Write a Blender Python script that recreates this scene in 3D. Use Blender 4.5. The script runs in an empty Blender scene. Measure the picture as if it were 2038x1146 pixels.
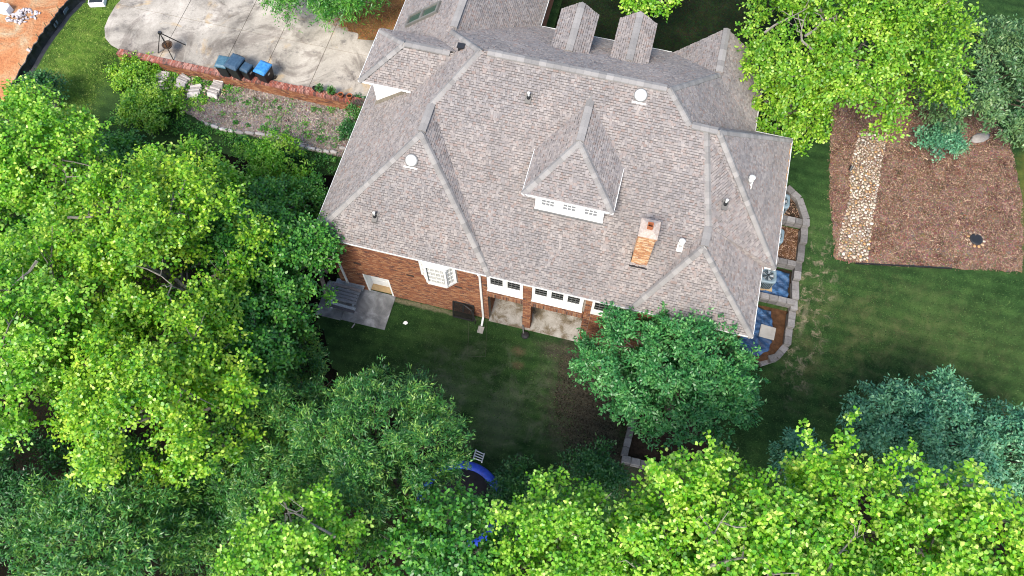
import bpy, math, random
import numpy as np
from mathutils import Vector, Matrix
random.seed(7); RNG = np.random.default_rng(11)
sc = bpy.context.scene
COL = sc.collection
R = math.radians

# ------------------------------------------------------------------ camera, sky, sun, exposure
CAM_H, TILT, YAW, FPX = 36.0, 24.0, 14.3, 1585.0
cam_d = bpy.data.cameras.new('camera'); cam = bpy.data.objects.new('camera', cam_d); COL.objects.link(cam)
cam.location = (0, 0, CAM_H); cam.rotation_euler = (R(TILT), 0, R(YAW))
cam_d.lens = 36 * FPX / 2038; cam_d.sensor_width = 36; cam_d.clip_start = 0.5; cam_d.clip_end = 3000
sc.camera = cam
SUN_EL, SUN_AZ = 52.0, 190.0          # azimuth in degrees, counted clockwise from +Y: the sun stands behind the camera
wd = bpy.data.worlds.new('World'); sc.world = wd; wd.use_nodes = True
nt = wd.node_tree; nt.nodes.clear()
sky = nt.nodes.new('ShaderNodeTexSky'); sky.sky_type = 'NISHITA'; sky.sun_disc = False
sky.sun_elevation = R(SUN_EL); sky.sun_rotation = R(SUN_AZ); sky.air_density = 1.0; sky.dust_density = 2.0
bgn = nt.nodes.new('ShaderNodeBackground'); bgn.inputs[1].default_value = 0.15
out = nt.nodes.new('ShaderNodeOutputWorld')
nt.links.new(sky.outputs[0], bgn.inputs[0]); nt.links.new(bgn.outputs[0], out.inputs[0])
sd = bpy.data.lights.new('sun', 'SUN'); so = bpy.data.objects.new('sun', sd); COL.objects.link(so)
sd.energy = 2.45; sd.angle = R(18); sd.color = (1.0, 0.93, 0.82)
sun_dir = Vector((math.sin(R(SUN_AZ)) * math.cos(R(SUN_EL)), math.cos(R(SUN_AZ)) * math.cos(R(SUN_EL)), math.sin(R(SUN_EL))))
so.rotation_euler = sun_dir.to_track_quat('Z', 'Y').to_euler(); so.location = (0, 0, 60)
vs = sc.view_settings; vs.view_transform = 'Standard'; vs.look = 'None'; vs.gamma = 1.0; vs.exposure = 1.18
vs.use_curve_mapping = False
sc.cycles.use_denoising = True; sc.cycles.pixel_filter_type = 'BLACKMAN_HARRIS'; sc.cycles.filter_width = 1.05; sc.cycles.sample_clamp_indirect = 4
sc.cycles.max_bounces = 6; sc.cycles.diffuse_bounces = 3; sc.cycles.transmission_bounces = 4; sc.cycles.glossy_bounces = 2

# ------------------------------------------------------------------ survey helpers (drone survey -> site coordinates in metres)
_t, _y = R(TILT), R(YAW)
_Rz = np.array([[math.cos(_y), -math.sin(_y), 0], [math.sin(_y), math.cos(_y), 0], [0, 0, 1]])
_R, _U, _F = _Rz @ np.array([1, 0, 0]), _Rz @ np.array([0, math.cos(_t), math.sin(_t)]), _Rz @ np.array([0, math.sin(_t), -math.cos(_t)])
_C = np.array([0, 0, CAM_H])
def at(px, py, z):
    d = _R * (px - 1019) / FPX + _U * (573 - py) / FPX + _F
    return _C + d * (z - CAM_H) / d[2]
def sm(a, b, v):
    t = min(1.0, max(0.0, (v - a) / (b - a))); return t * t * (3 - 2 * t)
def H(x, y):
    z = max(0.0, 2.42 * sm(12.5, 23.0, y) - .07)
    if y < 22.72:
        z -= 0.5 * sm(17, 22.7, y) * sm(-28.5, -27, x) * (1 - sm(-13.4, -12.6, x))
    return z
def G(px, py, dz=0):
    z = 0.0
    for i in range(40):
        p = at(px, py, z + dz); z = .5 * z + .5 * H(p[0], p[1])
    return p

# ------------------------------------------------------------------ mesh helpers
def link(o, parent=None):
    COL.objects.link(o)
    if parent is not None: o.parent = parent
    return o
def tag(o, label=None, cat=None, group=None, kind=None):
    if label: o['label'] = label
    if cat: o['category'] = cat
    if group: o['group'] = group
    if kind: o['kind'] = kind
    return o
def empty(name, loc=(0, 0, 0), rz=0, **k):
    o = bpy.data.objects.new(name, None); o.empty_display_size = .2
    o.location = loc; o.rotation_euler = (0, 0, rz); link(o); return tag(o, **k)
def npmesh(name, verts, quads):
    me = bpy.data.meshes.new(name); n, k = len(verts), quads.shape[1]
    me.vertices.add(n); me.vertices.foreach_set('co', np.asarray(verts, np.float32).ravel())
    me.loops.add(quads.size); me.loops.foreach_set('vertex_index', quads.astype(np.int32).ravel())
    me.polygons.add(len(quads)); me.polygons.foreach_set('loop_start', np.arange(0, quads.size, k, dtype=np.int32))
    me.update(calc_edges=True); return me
class MB:
    def __init__(s): s.v = []; s.f = []
    def add(s, vs, fs):
        b = len(s.v); s.v += [tuple(map(float, q)) for q in vs]; s.f += [tuple(i + b for i in f) for f in fs]; return s
    def box(s, x0, x1, y0, y1, z0, z1, bottom=True):
        vs = [(x0, y0, z0), (x1, y0, z0), (x1, y1, z0), (x0, y1, z0), (x0, y0, z1), (x1, y0, z1), (x1, y1, z1), (x0, y1, z1)]
        fs = [(4, 5, 6, 7), (0, 1, 5, 4), (1, 2, 6, 5), (2, 3, 7, 6), (3, 0, 4, 7)]
        if bottom: fs.append((3, 2, 1, 0))
        return s.add(vs, fs)
    def obox(s, c, ax, ay, az, hx, hy, hz):
        c, ax, ay, az = map(np.array, (c, ax, ay, az)); vs = []
        for k in (-1, 1):
            for i, j in ((-1, -1), (1, -1), (1, 1), (-1, 1)): vs.append(c + ax * i * hx + ay * j * hy + az * k * hz)
        return s.add(vs, [(4, 5, 6, 7), (0, 1, 5, 4), (1, 2, 6, 5), (2, 3, 7, 6), (3, 0, 4, 7), (3, 2, 1, 0)])
    def bar(s, a, b, r, h=None, up=(0, 0, 1)):
        a, b = np.array(a, float), np.array(b, float); d = b - a; L = np.linalg.norm(d); d /= L
        u = np.cross(d, up)
        if np.linalg.norm(u) < 1e-4: u = np.cross(d, (1, 0, 0))
        u /= np.linalg.norm(u); w = np.cross(u, d)
        return s.obox((a + b) / 2, d, u, w, L / 2, r, h if h else r)
    def tube(s, pts, rad, n=8, caps=True):
        pts = [np.array(q, float) for q in pts]; m = len(pts); rad = rad if hasattr(rad, '__len__') else [rad] * m
        vs = []; ref = np.array((0.3, 0.9, 0.2))
        for i, q in enumerate(pts):
            d = pts[min(i + 1, m - 1)] - pts[max(i - 1, 0)]; d /= np.linalg.norm(d) + 1e-9
            u = np.cross(d, ref); 
            if np.linalg.norm(u) < .05: u = np.cross(d, (1, 0, 0))
            u /= np.linalg.norm(u); w = np.cross(d, u)
            for k in range(n):
                a = 2 * math.pi * k / n; vs.append(q + rad[i] * (math.cos(a) * u + math.sin(a) * w))
        fs = [(i * n + k, i * n + (k + 1) % n, (i + 1) * n + (k + 1) % n, (i + 1) * n + k) for i in range(m - 1) for k in range(n)]
        if caps: fs += [tuple(range(n - 1, -1, -1)), tuple(range((m - 1) * n, m * n))]
        return s.add(vs, fs)
    def lathe(s, prof, c=(0, 0, 0), n=20, sq=0):
        vs = []; m = len(prof)
        for r, z in prof:
            for k in range(n):
                a = 2 * math.pi * k / n; cx, cy = math.cos(a), math.sin(a)
                f = 1.0
                if sq: f = (abs(cx) ** sq + abs(cy) ** sq) ** (-1.0 / sq)
                vs.append((c[0] + r * cx * f, c[1] + r * cy * f, c[2] + z))
        fs = [(i * n + k, i * n + (k + 1) % n, (i + 1) * n + (k + 1) % n, (i + 1) * n + k) for i in range(m - 1) for k in range(n)]
        fs += [tuple(range(n - 1, -1, -1)), tuple(range((m - 1) * n, m * n))]
        return s.add(vs, fs)
    def mesh(s, name, mat, smooth=False):
        me = bpy.data.meshes.new(name); me.from_pydata(s.v, [], s.f); me.update()
        if mat: me.materials.append(mat)
        if smooth: me.polygons.foreach_set('use_smooth', [True] * len(me.polygons))
        return me
    def build(s, name, mat, parent=None, smooth=False, bevel=0, **k):
        o = bpy.data.objects.new(name, s.mesh(name, mat, smooth)); link(o, parent)
        if bevel:
            b = o.modifiers.new('b', 'BEVEL'); b.width = bevel; b.segments = 2; b.limit_method = 'ANGLE'
        return tag(o, **k)
def clip_rect(poly, x0, x1, y0, y1):
    for ax, lim, sg in ((0, x0, 1), (0, x1, -1), (1, y0, 1), (1, y1, -1)):
        if not poly: return poly
        res = []; prev = poly[-1]; dp = (prev[ax] - lim) * sg
        for q in poly:
            d = (q[ax] - lim) * sg
            if (d >= 0) != (dp >= 0):
                t = dp / (dp - d); res.append((prev[0] + t * (q[0] - prev[0]), prev[1] + t * (q[1] - prev[1])))
            if d >= 0: res.append(q)
            prev, dp = q, d
        poly = res
    return poly
def area2(p): return abs(sum(p[i - 1][0] * p[i][1] - p[i][0] * p[i - 1][1] for i in range(len(p)))) / 2
def inside(p, poly):
    x, y = p[0], p[1]; c = False; j = len(poly) - 1
    for i in range(len(poly)):
        xi, yi, xj, yj = poly[i][0], poly[i][1], poly[j][0], poly[j][1]
        if (yi > y) != (yj > y) and x < (xj - xi) * (y - yi) / (yj - yi) + xi: c = not c
        j = i
    return c
def drape(name, poly, dz, mat, step=.4, parent=None, zf=None, bumpy=0, **k):
    zf = zf or H; poly = [(float(a), float(b)) for a, b in poly]; mb = MB(); idx = {}
    xs = [q[0] for q in poly]; ys = [q[1] for q in poly]; x = math.floor(min(xs) / step) * step
    while x < max(xs):
        y = math.floor(min(ys) / step) * step
        while y < max(ys):
            c = clip_rect(poly, x, x + step, y, y + step)
            if len(c) > 2 and area2(c) > 1e-5:
                f = []
                for q in c:
                    kx = (round(q[0], 3), round(q[1], 3))
                    if kx not in idx:
                        idx[kx] = len(mb.v); mb.v.append((q[0], q[1], zf(q[0], q[1]) + dz + (bumpy * random.random() if bumpy else 0)))
                    if idx[kx] not in f: f.append(idx[kx])
                if len(f) > 2: mb.f.append(tuple(f))
            y += step
        x += step
    me_o = mb.build(name, mat, parent, **k)
    return me_o
def blobify(poly, n=6, jit=.12):
    res = []
    for i in range(len(poly)):
        a, b = poly[i], poly[(i + 1) % len(poly)]
        for k in range(n):
            t = k / n; res.append((a[0] + (b[0] - a[0]) * t + random.uniform(-jit, jit), a[1] + (b[1] - a[1]) * t + random.uniform(-jit, jit)))
    return res
def copy_tree(o, parent=None):
    c = o.copy(); link(c); c.parent = parent
    for ch in list(o.children): copy_tree(ch, c)
    return c

# ------------------------------------------------------------------ materials
class NT:
    def __init__(s, name):
        s.m = bpy.data.materials.new(name); s.m.use_nodes = True; s.t = s.m.node_tree; s.n = s.t.nodes; s.l = s.t.links
        s.p = s.n['Principled BSDF']; s.pos = None
    def N(s, t, **k):
        n = s.n.new('ShaderNode' + t)
        for a, v in k.items(): setattr(n, a, v)
        return n
    def P(s):
        if not s.pos: s.pos = s.N('NewGeometry').outputs['Position']
        return s.pos
    def noise(s, scale, detail=4, rough=.6, vec=None, dist=0):
        n = s.N('TexNoise'); n.inputs['Scale'].default_value = scale; n.inputs['Detail'].default_value = detail
        n.inputs['Roughness'].default_value = rough; n.inputs['Distortion'].default_value = dist
        s.l.new(vec or s.P(), n.inputs['Vector']); return n.outputs['Fac']
    def ramp(s, fac, stops, const=False):
        r = s.N('ValToRGB'); e = r.color_ramp.elements
        while len(e) < len(stops): e.new(.5)
        for i, (p, c) in enumerate(stops): e[i].position = p; e[i].color = (*c, 1) if len(c) == 3 else c
        if const: r.color_ramp.interpolation = 'CONSTANT'
        s.l.new(fac, r.inputs[0]); return r.outputs[0]
    def val(s, fac, a, b):
        m = s.N('MapRange'); m.inputs[1].default_value = a; m.inputs[2].default_value = b; m.clamp = True
        m.interpolation_type = 'SMOOTHSTEP'; s.l.new(fac, m.inputs[0]); return m.outputs[0]
    def mix(s, fac, a, b, mode='MIX'):
        m = s.N('Mix', data_type='RGBA', blend_type=mode)
        for inp, v in ((m.inputs[0], fac), (m.inputs[6], a), (m.inputs[7], b)):
            if hasattr(v, 'is_output'): s.l.new(v, inp)
            elif isinstance(v, (int, float)): inp.default_value = v
            else: inp.default_value = (*v, 1)
        return m.outputs[2]
    def math(s, op, a, b=0):
        m = s.N('Math', operation=op)
        for i, v in enumerate((a, b)):
            if hasattr(v, 'is_output'): s.l.new(v, m.inputs[i])
            else: m.inputs[i].default_value = v
        return m.outputs[0]
    def rnd(s):
        g = s.N('NewGeometry').outputs['Random Per Island']; o = s.N('ObjectInfo').outputs['Random']
        return s.math('FRACT', s.math('ADD', g, o))
    def bump(s, h, st, d=.02):
        b = s.N('Bump'); b.inputs['Strength'].default_value = st; b.inputs['Distance'].default_value = d
        s.l.new(h, b.inputs['Height']); s.l.new(b.outputs[0], s.p.inputs['Normal'])
    def fin(s, col, rough=.85, spec=.25, metal=0):
        if hasattr(col, 'is_output'): s.l.new(col, s.p.inputs['Base Color'])
        else: s.p.inputs['Base Color'].default_value = (*col, 1)
        s.p.inputs['Roughness'].default_value = rough; s.p.inputs['Specular IOR Level'].default_value = spec
        s.p.inputs['Metallic'].default_value = metal; return s.m
def simple(name, a, b=None, scale=3, rough=.7, spec=.3, bump=0, bs=30, island=False, metal=0):
    t = NT(name); b = b or tuple(c * .7 for c in a)
    f = t.noise(scale, 5, .65)
    col = t.ramp(f, ((.3, b), (.7, a)))
    if island:
        col = t.mix(1.0, col, t.ramp(t.rnd(), ((0, (.55,) * 3), (1, (1.25,) * 3))), 'MULTIPLY')
    if bump: t.bump(t.noise(bs, 4), bump)
    return t.fin(col, rough, spec, metal)
M = {}
M['white'] = simple('white_paint', (.8, .8, .79), (.7, .7, .68), 2, .5)
M['gutter'] = simple('white_gutter', (.74, .74, .73), (.6, .6, .58), 3, .4)
M['black'] = simple('black_metal', (.02, .02, .022), (.012, .012, .013), 6, .45, .5)
M['flash'] = simple('weathered_flashing', (.2, .17, .13), (.1, .09, .07), 4, .7)
t = NT('ridge_cap_shingle'); c_ = t.mix(.3, t.ramp(t.rnd(), ((0, (.16, .153, .146)), (.5, (.22, .21, .2)), (1, (.285, .27, .255)))), t.ramp(t.noise(14, 4), ((.3, (.18, .175, .17)), (.7, (.27, .255, .24)))))
M['ridge'] = t.fin(c_, .95, .1)
M['ridgevent'] = simple('ridge_vent', (.3, .285, .265), (.2, .19, .18), 10, .95, .1)
M['deck'] = simple('roof_deck', (.125, .118, .114), None, 5, .95, .05)
M['mortar'] = simple('mortar', (.33, .28, .235), (.23, .19, .155), 8, .95, .1)
M['concrete'] = simple('pale_concrete', (.42, .40, .36), (.28, .26, .23), 1.3, .9, .15, .15, 40)
M['block'] = simple('grey_retaining_block', (.22, .21, .205), (.14, .133, .13), 9, .95, .1, .5, 60, True)
M['soil'] = simple('dark_bed_soil', (.04, .028, .02), (.016, .012, .009), 6, .95, .05, .8, 30)
M['redsoil'] = simple('brown_bed_soil', (.12, .062, .032), (.04, .022, .014), 3, .95, .05, .8, 30)
M['bark'] = simple('grey_bark', (.27, .25, .215), (.13, .115, .1), 7, .95, .1, .6, 30)
M['darkbark'] = simple('dark_bark', (.1, .08, .06), (.04, .032, .026), 7, .95, .1, .6, 30)
M['terracotta'] = simple('terracotta', (.36, .12, .05), (.22, .07, .03), 9, .85)
M['acshell'] = simple('ac_shell', (.2, .27, .31), (.13, .18, .21), 4, .5, .4)
M['acdark'] = simple('ac_coil', (.02, .025, .03), None, 8, .5)
M['metal'] = simple('galvanised_metal', (.55, .55, .54), (.4, .4, .4), 5, .4, .5, metal=.4)
M['stick'] = simple('straw_chip', (.3, .17, .08), (.1, .05, .025), 3, .95, .1, 0, 1, True)
M['greybar'] = simple('grey_muntin', (.16, .16, .155), (.11, .11, .11), 4)
M['stone'] = None

t = NT('shingle'); r_ = t.rnd()
c_ = t.ramp(r_, ((0, (.19, .18, .178)), (.15, (.24, .22, .21)), (.34, (.215, .204, .202)), (.50, (.285, .265, .252)), (.62, (.165, .153, .15)), (.70, (.24, .202, .186)), (.84, (.258, .242, .233)), (.965, (.21, .158, .138))), True)
c_ = t.mix(.3, c_, t.ramp(t.noise(.3, 4), ((.35, (.18, .18, .188)), (.65, (.265, .238, .222)))))
c_ = t.mix(.4, c_, t.ramp(t.noise(.8, 6, .7), ((.3, (.9, .88, .88)), (.7, (1.5, 1.45, 1.42)))), 'MULTIPLY')
c_ = t.mix(.5, c_, t.ramp(t.noise(160, 2), ((.3, (.5,) * 3), (.7, (1.2,) * 3))), 'MULTIPLY')
mp_ = t.N('Mapping'); mp_.inputs['Scale'].default_value = (2.2, .22, .22); t.l.new(t.P(), mp_.inputs[0])
c_ = t.mix(.55, c_, t.ramp(t.noise(1.0, 5, .65, vec=mp_.outputs[0]), ((.3, (.8, .78, .77)), (.7, (1.18, 1.13, 1.08)))), 'MULTIPLY')
M['shingle'] = t.fin(c_, .95, .12)

t = NT('brick'); c_ = t.ramp(t.rnd(), ((0, (.25, .105, .055)), (.2, (.2, .085, .05)), (.4, (.29, .14, .075)), (.55, (.16, .07, .048)), (.7, (.32, .17, .095)), (.85, (.22, .09, .05)), (.94, (.1, .055, .045))), True)
c_ = t.mix(.5, c_, t.ramp(t.noise(30, 3), ((.3, (.6,) * 3), (.7, (1.15,) * 3))), 'MULTIPLY')
M['brick'] = t.fin(c_, .92, .15)
t = NT('chimney_brick'); c_ = t.ramp(t.rnd(), ((0, (.47, .26, .13)), (.2, (.4, .2, .10)), (.4, (.52, .32, .18)), (.6, (.35, .16, .085)), (.75, (.55, .39, .25)), (.9, (.34, .19, .12))), True)
M['cbrick'] = t.fin(c_, .92, .15)
t = NT('wall_cap_brick'); c_ = t.ramp(t.rnd(), ((0, (.3, .1, .07)), (.25, (.22, .08, .06)), (.5, (.38, .19, .15)), (.7, (.26, .12, .1)), (.85, (.13, .07, .06))), True)
c_ = t.mix(t.val(t.noise(.9, 4), .52, .66), c_, (.07, .055, .05))
M['capbrick'] = t.fin(c_, .92, .15)
def brickwall_mat():
    t = NT('brick_wall_far'); b = t.N('TexBrick'); b.inputs['Scale'].default_value = 1; b.inputs['Brick Width'].default_value = .21; b.inputs['Row Height'].default_value = .075
    b.inputs['Mortar Size'].default_value = .006; b.inputs[1].default_value = (.33, .11, .05, 1); b.inputs[2].default_value = (.24, .08, .045, 1); b.inputs[3].default_value = (.27, .22, .18, 1)
    sx = t.N('SeparateXYZ'); t.l.new(t.P(), sx.inputs[0]); cb = t.N('CombineXYZ'); t.l.new(t.math('ADD', sx.outputs[0], sx.outputs[1]), cb.inputs[0]); t.l.new(sx.outputs[2], cb.inputs[1])
    t.l.new(cb.outputs[0], b.inputs['Vector']); return t.fin(b.outputs[0], .92, .15)
M['brickfar'] = brickwall_mat()
t = NT('window_glass'); M['glass'] = t.fin((.012, .014, .016), .06, .5)
t = NT('curtained_glass'); M['curtain'] = t.fin(t.ramp(t.noise(6, 3), ((.35, (.42, .42, .4)), (.65, (.62, .62, .6)))), .15, .5)
t = NT('pale_dormer_glass'); M['dormerglass'] = t.fin((.2, .21, .22), .12, .5)
t = NT('skylight_glass'); M['skyglass'] = t.fin((.05, .075, .06), .05, .6)
t = NT('dome_plastic'); M['dome'] = t.fin((.55, .55, .52), .3, .5)

# grass with its own bare, worn and pale patches; left lawn's sunlight is painted in
def lawn_mat():
    t = NT('lawn_grass'); P = t.P()
    big = t.noise(.22, 5, .6); mid = t.noise(1.3, 6, .7); fine = t.noise(22, 4, .75); vf = t.noise(70, 3, .7)
    col = t.ramp(mid, ((.28, (.010, .026, .009)), (.5, (.021, .052, .016)), (.72, (.04, .085, .024))))
    col = t.mix(t.val(big, .45, .75), col, (.045, .085, .026))
    col = t.mix(.75, col, t.ramp(fine, ((.25, (.2,) * 3), (.75, (1.8,) * 3))), 'MULTIPLY')
    col = t.mix(.7, col, t.ramp(vf, ((.3, (.3,) * 3), (.7, (1.5,) * 3))), 'MULTIPLY')
    def spot(col, x, y, rx, ry, c, soft=.7, am=1.0, sc_=1.6):
        mp = t.N('Mapping'); mp.vector_type = 'TEXTURE'; mp.inputs['Location'].default_value = (x, y, 0); mp.inputs['Scale'].default_value = (rx, ry, 1e4)
        t.l.new(P, mp.inputs[0]); ln = t.N('VectorMath', operation='LENGTH'); t.l.new(mp.outputs[0], ln.inputs[0])
        d = t.math('ADD', ln.outputs['Value'], t.math('MULTIPLY', t.math('SUBTRACT', t.noise(sc_, 6, .7), .5), 2.2))
        f = t.math('SUBTRACT', 1.0, t.val(d, 1 - soft, 1 + soft)); f = t.math('MULTIPLY', f, am)
        return t.mix(f, col, c)
    dirt = t.ramp(t.noise(9, 5, .7), ((.3, (.022, .021, .015)), (.7, (.08, .072, .058))))
    pale = t.ramp(t.noise(9, 5, .7), ((.3, (.09, .08, .05)), (.7, (.27, .23, .17))))
    for a in ((0.6, 11.2, 1.6, 2.3, dirt, .6, .95), (1.6, 9.0, 1.7, 1.6, dirt, .7, .8), (-0.6, 12.9, 1.3, .5, dirt, .6, .9), (4.5, 8.6, 1.6, 1.2, dirt, .6, .8), (-8.2, 13.5, 2.6, .12, pale, .5, .6, 4.),
              (9.95, 17.0, .12, .7, pale, .55, .6, 4.5), (-2.85, 12.4, .3, .2, (.10, .07, .045), .7, .7, 5.), (-2.7, 11.7, .25, .18, (.10, .07, .045), .7, .7, 5.),
              (-2.8, 9.0, .9, 1.3, (.09, .11, .07), .8, .5, 1.2), (-5.6, 9.8, 1.6, .8, (.07, .10, .05), .8, .5, 1.2), (-30.0, 20.6, .45, .35, (.22, .15, .11), .6, .8), (-29.8, 23.4, .5, .4, (.2, .17, .08), .7, .6)):
        col = spot(col, *a)
    sunlit_green = t.ramp(t.noise(2.2, 6, .75, dist=.8), ((.3, (.035, .08, .012)), (.5, (.085, .16, .022)), (.72, (.17, .22, .05))))  # streaky yellow-green, lightened to paint sunlight onto the lawn left of the driveway
    for a in ((-29.5, 23.0, 1.5, 5.0, sunlit_green, .9, .85), (17, 17.5, 6.0, 1.6, (.05, .075, .024), .9, .35), (20.3, 26, 1.2, 4, (.13, .13, .03), .6, .7)):
        col = spot(col, *a)
    def scuff(col, x, y, rx, ry, c, lo, hi, ns, am):
        mp = t.N('Mapping'); mp.vector_type = 'TEXTURE'; mp.inputs['Location'].default_value = (x, y, 0); mp.inputs['Scale'].default_value = (rx, ry, 1e4)
        t.l.new(P, mp.inputs[0]); ln = t.N('VectorMath', operation='LENGTH'); t.l.new(mp.outputs[0], ln.inputs[0])
        f = t.math('MULTIPLY', t.math('SUBTRACT', 1.0, t.val(ln.outputs['Value'], .4, 1.0)), t.val(t.noise(ns, 8, .72, dist=.6), lo, hi)); return t.mix(t.math('MULTIPLY', f, am), col, c)
    col = scuff(col, 10.1, 17.2, 1.4, 5.5, pale, .5, .63, 2.4, .9); col = scuff(col, 14, 16, 8, 5, (.095, .1, .045), .42, .75, 1.1, .75); col = scuff(col, -4, 9.5, 6, 4.5, (.10, .115, .075), .45, .72, 1.1, .75); col = scuff(col, 1.2, 10.4, 2.2, 3.2, pale, .55, .75, 3.0, .45)
    sx = t.N('SeparateXYZ'); t.l.new(P, sx.inputs[0]); st_ = t.math('SINE', t.math('ADD', t.math('MULTIPLY', sx.outputs[1], 11.0), t.math('MULTIPLY', big, 6.0)))
    col = t.mix(.35, col, t.mix(1.0, col, t.ramp(t.math('ADD', t.math('MULTIPLY', st_, .5), .5), ((0, (.7,) * 3), (1, (1.45, 1.4, 1.2)))), 'MULTIPLY'))
    t.bump(fine, .9, .05); return t.fin(col, .95, .05)
M['lawn'] = lawn_mat()
def ground_mat(name, stops, sc1, sc2, chips, bumpst=.9):
    t = NT(name); col = t.ramp(t.noise(sc1, 7, .7), stops)
    v = t.N('TexVoronoi'); v.inputs['Scale'].default_value = sc2; t.l.new(t.P(), v.inputs['Vector'])
    col = t.mix(.55, col, t.mix(1.0, col, v.outputs['Color'], 'MULTIPLY')); col = t.mix(t.val(t.noise(sc2 * .7, 4, .8), .6, .72), col, chips)
    t.bump(t.noise(sc2, 5, .8), bumpst, .05); return t.fin(col, .95, .08)
M['mulch'] = ground_mat('wood_mulch', ((.3, (.05, .026, .018)), (.45, (.17, .10, .07)), (.6, (.24, .15, .115)), (.75, (.3, .205, .165))), 1.6, 17, (.33, .23, .17))
M['litter'] = ground_mat('dry_straw_litter', ((.28, (.06, .048, .038)), (.5, (.23, .195, .17)), (.72, (.38, .335, .3))), 1.3, 16, (.42, .36, .31))
M['gravel'] = ground_mat('creek_gravel', ((.3, (.1, .075, .05)), (.5, (.22, .175, .125)), (.72, (.34, .29, .23))), 3, 26, (.4, .34, .27))
M['shadetint'] = ground_mat('shade_tinted_ground', ((.3, (.006, .012, .004)), (.55, (.014, .024, .008)), (.75, (.03, .03, .014))), 1.2, 14, (.045, .04, .02))  # dark green-brown with the shade in front of the house put into the colour
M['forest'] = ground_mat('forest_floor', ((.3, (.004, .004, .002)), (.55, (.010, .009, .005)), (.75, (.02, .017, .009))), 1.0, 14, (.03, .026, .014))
t = NT('orange_clay'); c_ = t.ramp(t.noise(.55, 7, .7, dist=1.2), ((.3, (.46, .38, .26)), (.42, (.47, .29, .16)), (.55, (.46, .2, .09)), (.75, (.36, .13, .055))))
c_ = t.mix(.7, c_, t.ramp(t.noise(11, 6, .75), ((.3, (.5,) * 3), (.7, (1.3,) * 3))), 'MULTIPLY'); t.bump(t.noise(5, 6, .7), 1, .15); M['clay'] = t.fin(c_, .95, .1)
t = NT('driveway_concrete'); c_ = t.ramp(t.noise(.35, 7, .65, dist=.6), ((.34, (.17, .155, .135)), (.46, (.31, .283, .243)), (.56, (.4, .365, .315)), (.66, (.49, .45, .395))))
c_ = t.mix(t.val(t.noise(1.1, 7, .75), .52, .72), c_, (.12, .11, .105)); c_ = t.mix(t.val(t.noise(.5, 5, .6, dist=1), .58, .7), c_, (.4, .31, .2))
c_ = t.mix(.6, c_, t.ramp(t.noise(14, 6, .8), ((.3, (.6,) * 3), (.7, (1.2,) * 3))), 'MULTIPLY'); c_ = t.mix(t.val(t.noise(.28, 6, .7, dist=1.5), .5, .62), c_, t.mix(1.0, c_, (.62, .6, .6), 'MULTIPLY')); c_ = t.mix(t.val(t.noise(2.8, 7, .8, dist=1), .6, .68), c_, t.mix(1.0, c_, (.6, .58, .56), 'MULTIPLY')); M['drive'] = t.fin(c_, .9, .15)
t = NT('stained_patio'); c_ = t.ramp(t.noise(1.6, 7, .7, dist=.5), ((.3, (.06, .055, .045)), (.42, (.16, .13, .09)), (.52, (.3, .28, .25)), (.7, (.44, .42, .39))))
c_ = t.mix(.6, c_, t.ramp(t.noise(25, 5, .8), ((.3, (.55,) * 3), (.7, (1.2,) * 3))), 'MULTIPLY'); M['patio'] = t.fin(c_, .85, .2)
t = NT('damp_slab'); c_ = t.ramp(t.noise(1.2, 7, .65, dist=.5), ((.32, (.07, .073, .077)), (.5, (.17, .175, .18)), (.68, (.36, .37, .38)))); M['damp'] = t.fin(c_, .55, .4)
t = NT('river_stone'); c_ = t.ramp(t.rnd(), ((0, (.5, .42, .33)), (.2, (.38, .3, .22)), (.4, (.56, .5, .43)), (.55, (.45, .27, .12)), (.68, (.3, .26, .22)), (.8, (.6, .54, .46)), (.92, (.42, .3, .18))), True)
c_ = t.mix(.5, c_, t.ramp(t.noise(14, 4), ((.3, (.7,) * 3), (.7, (1.15,) * 3))), 'MULTIPLY'); M['stone'] = t.fin(c_, .7, .3)
t = NT('blue_tarp'); c_ = t.ramp(t.noise(2.2, 6, .7, dist=.8), ((.3, (.006, .014, .03)), (.5, (.02, .055, .13)), (.7, (.06, .16, .33)))); t.bump(t.noise(4, 5, .6, dist=1.5), .6, .1); M['tarp'] = t.fin(c_, .5, .4)
t = NT('blue_pad'); c_ = t.ramp(t.noise(5, 4), ((.3, (.01, .03, .25)), (.7, (.02, .07, .5)))); M['pad'] = t.fin(c_, .5, .3)
t = NT('blue_plastic'); M['blue'] = t.fin(t.ramp(t.noise(8, 4), ((.3, (.02, .13, .34)), (.7, (.05, .24, .55)))), .4, .4)
t = NT('navy_plastic'); M['navy'] = t.fin(t.ramp(t.noise(8, 4), ((.3, (.02, .045, .085)), (.7, (.045, .09, .14)))), .35, .5)
t = NT('teal_plastic'); M['teal'] = t.fin(t.ramp(t.noise(8, 4), ((.3, (.03, .085, .13)), (.7, (.07, .15, .2)))), .4, .5)
t = NT('bin_body'); M['bin'] = t.fin((.012, .014, .017), .5, .4)
t = NT('weathered_plank'); c_ = t.ramp(t.rnd(), ((0, (.16, .18, .21)), (.3, (.2, .19, .195)), (.5, (.08, .08, .09)), (.75, (.32, .36, .4))), True); c_ = t.mix(.5, c_, t.ramp(t.noise(12, 5), ((.3, (.5,) * 3), (.7, (1.3,) * 3))), 'MULTIPLY'); M['plank'] = t.fin(c_, .85, .2)
M['silt'] = simple('black_silt_cloth', (.016, .02, .028), (.006, .007, .01), 4, .5, .4, .5, 6)
M['paleprint'] = simple('pale_print', (.12, .17, .24), (.03, .04, .06), 14, .6)
M['palerock'] = simple('pale_rubble', (.62, .58, .6), (.42, .38, .4), 5, .9, .1, 0, 1, True)
M['slabstone'] = simple('stacked_paver', (.56, .52, .49), (.38, .35, .33), 8, .9, .1, 0, 1, True)
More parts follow.
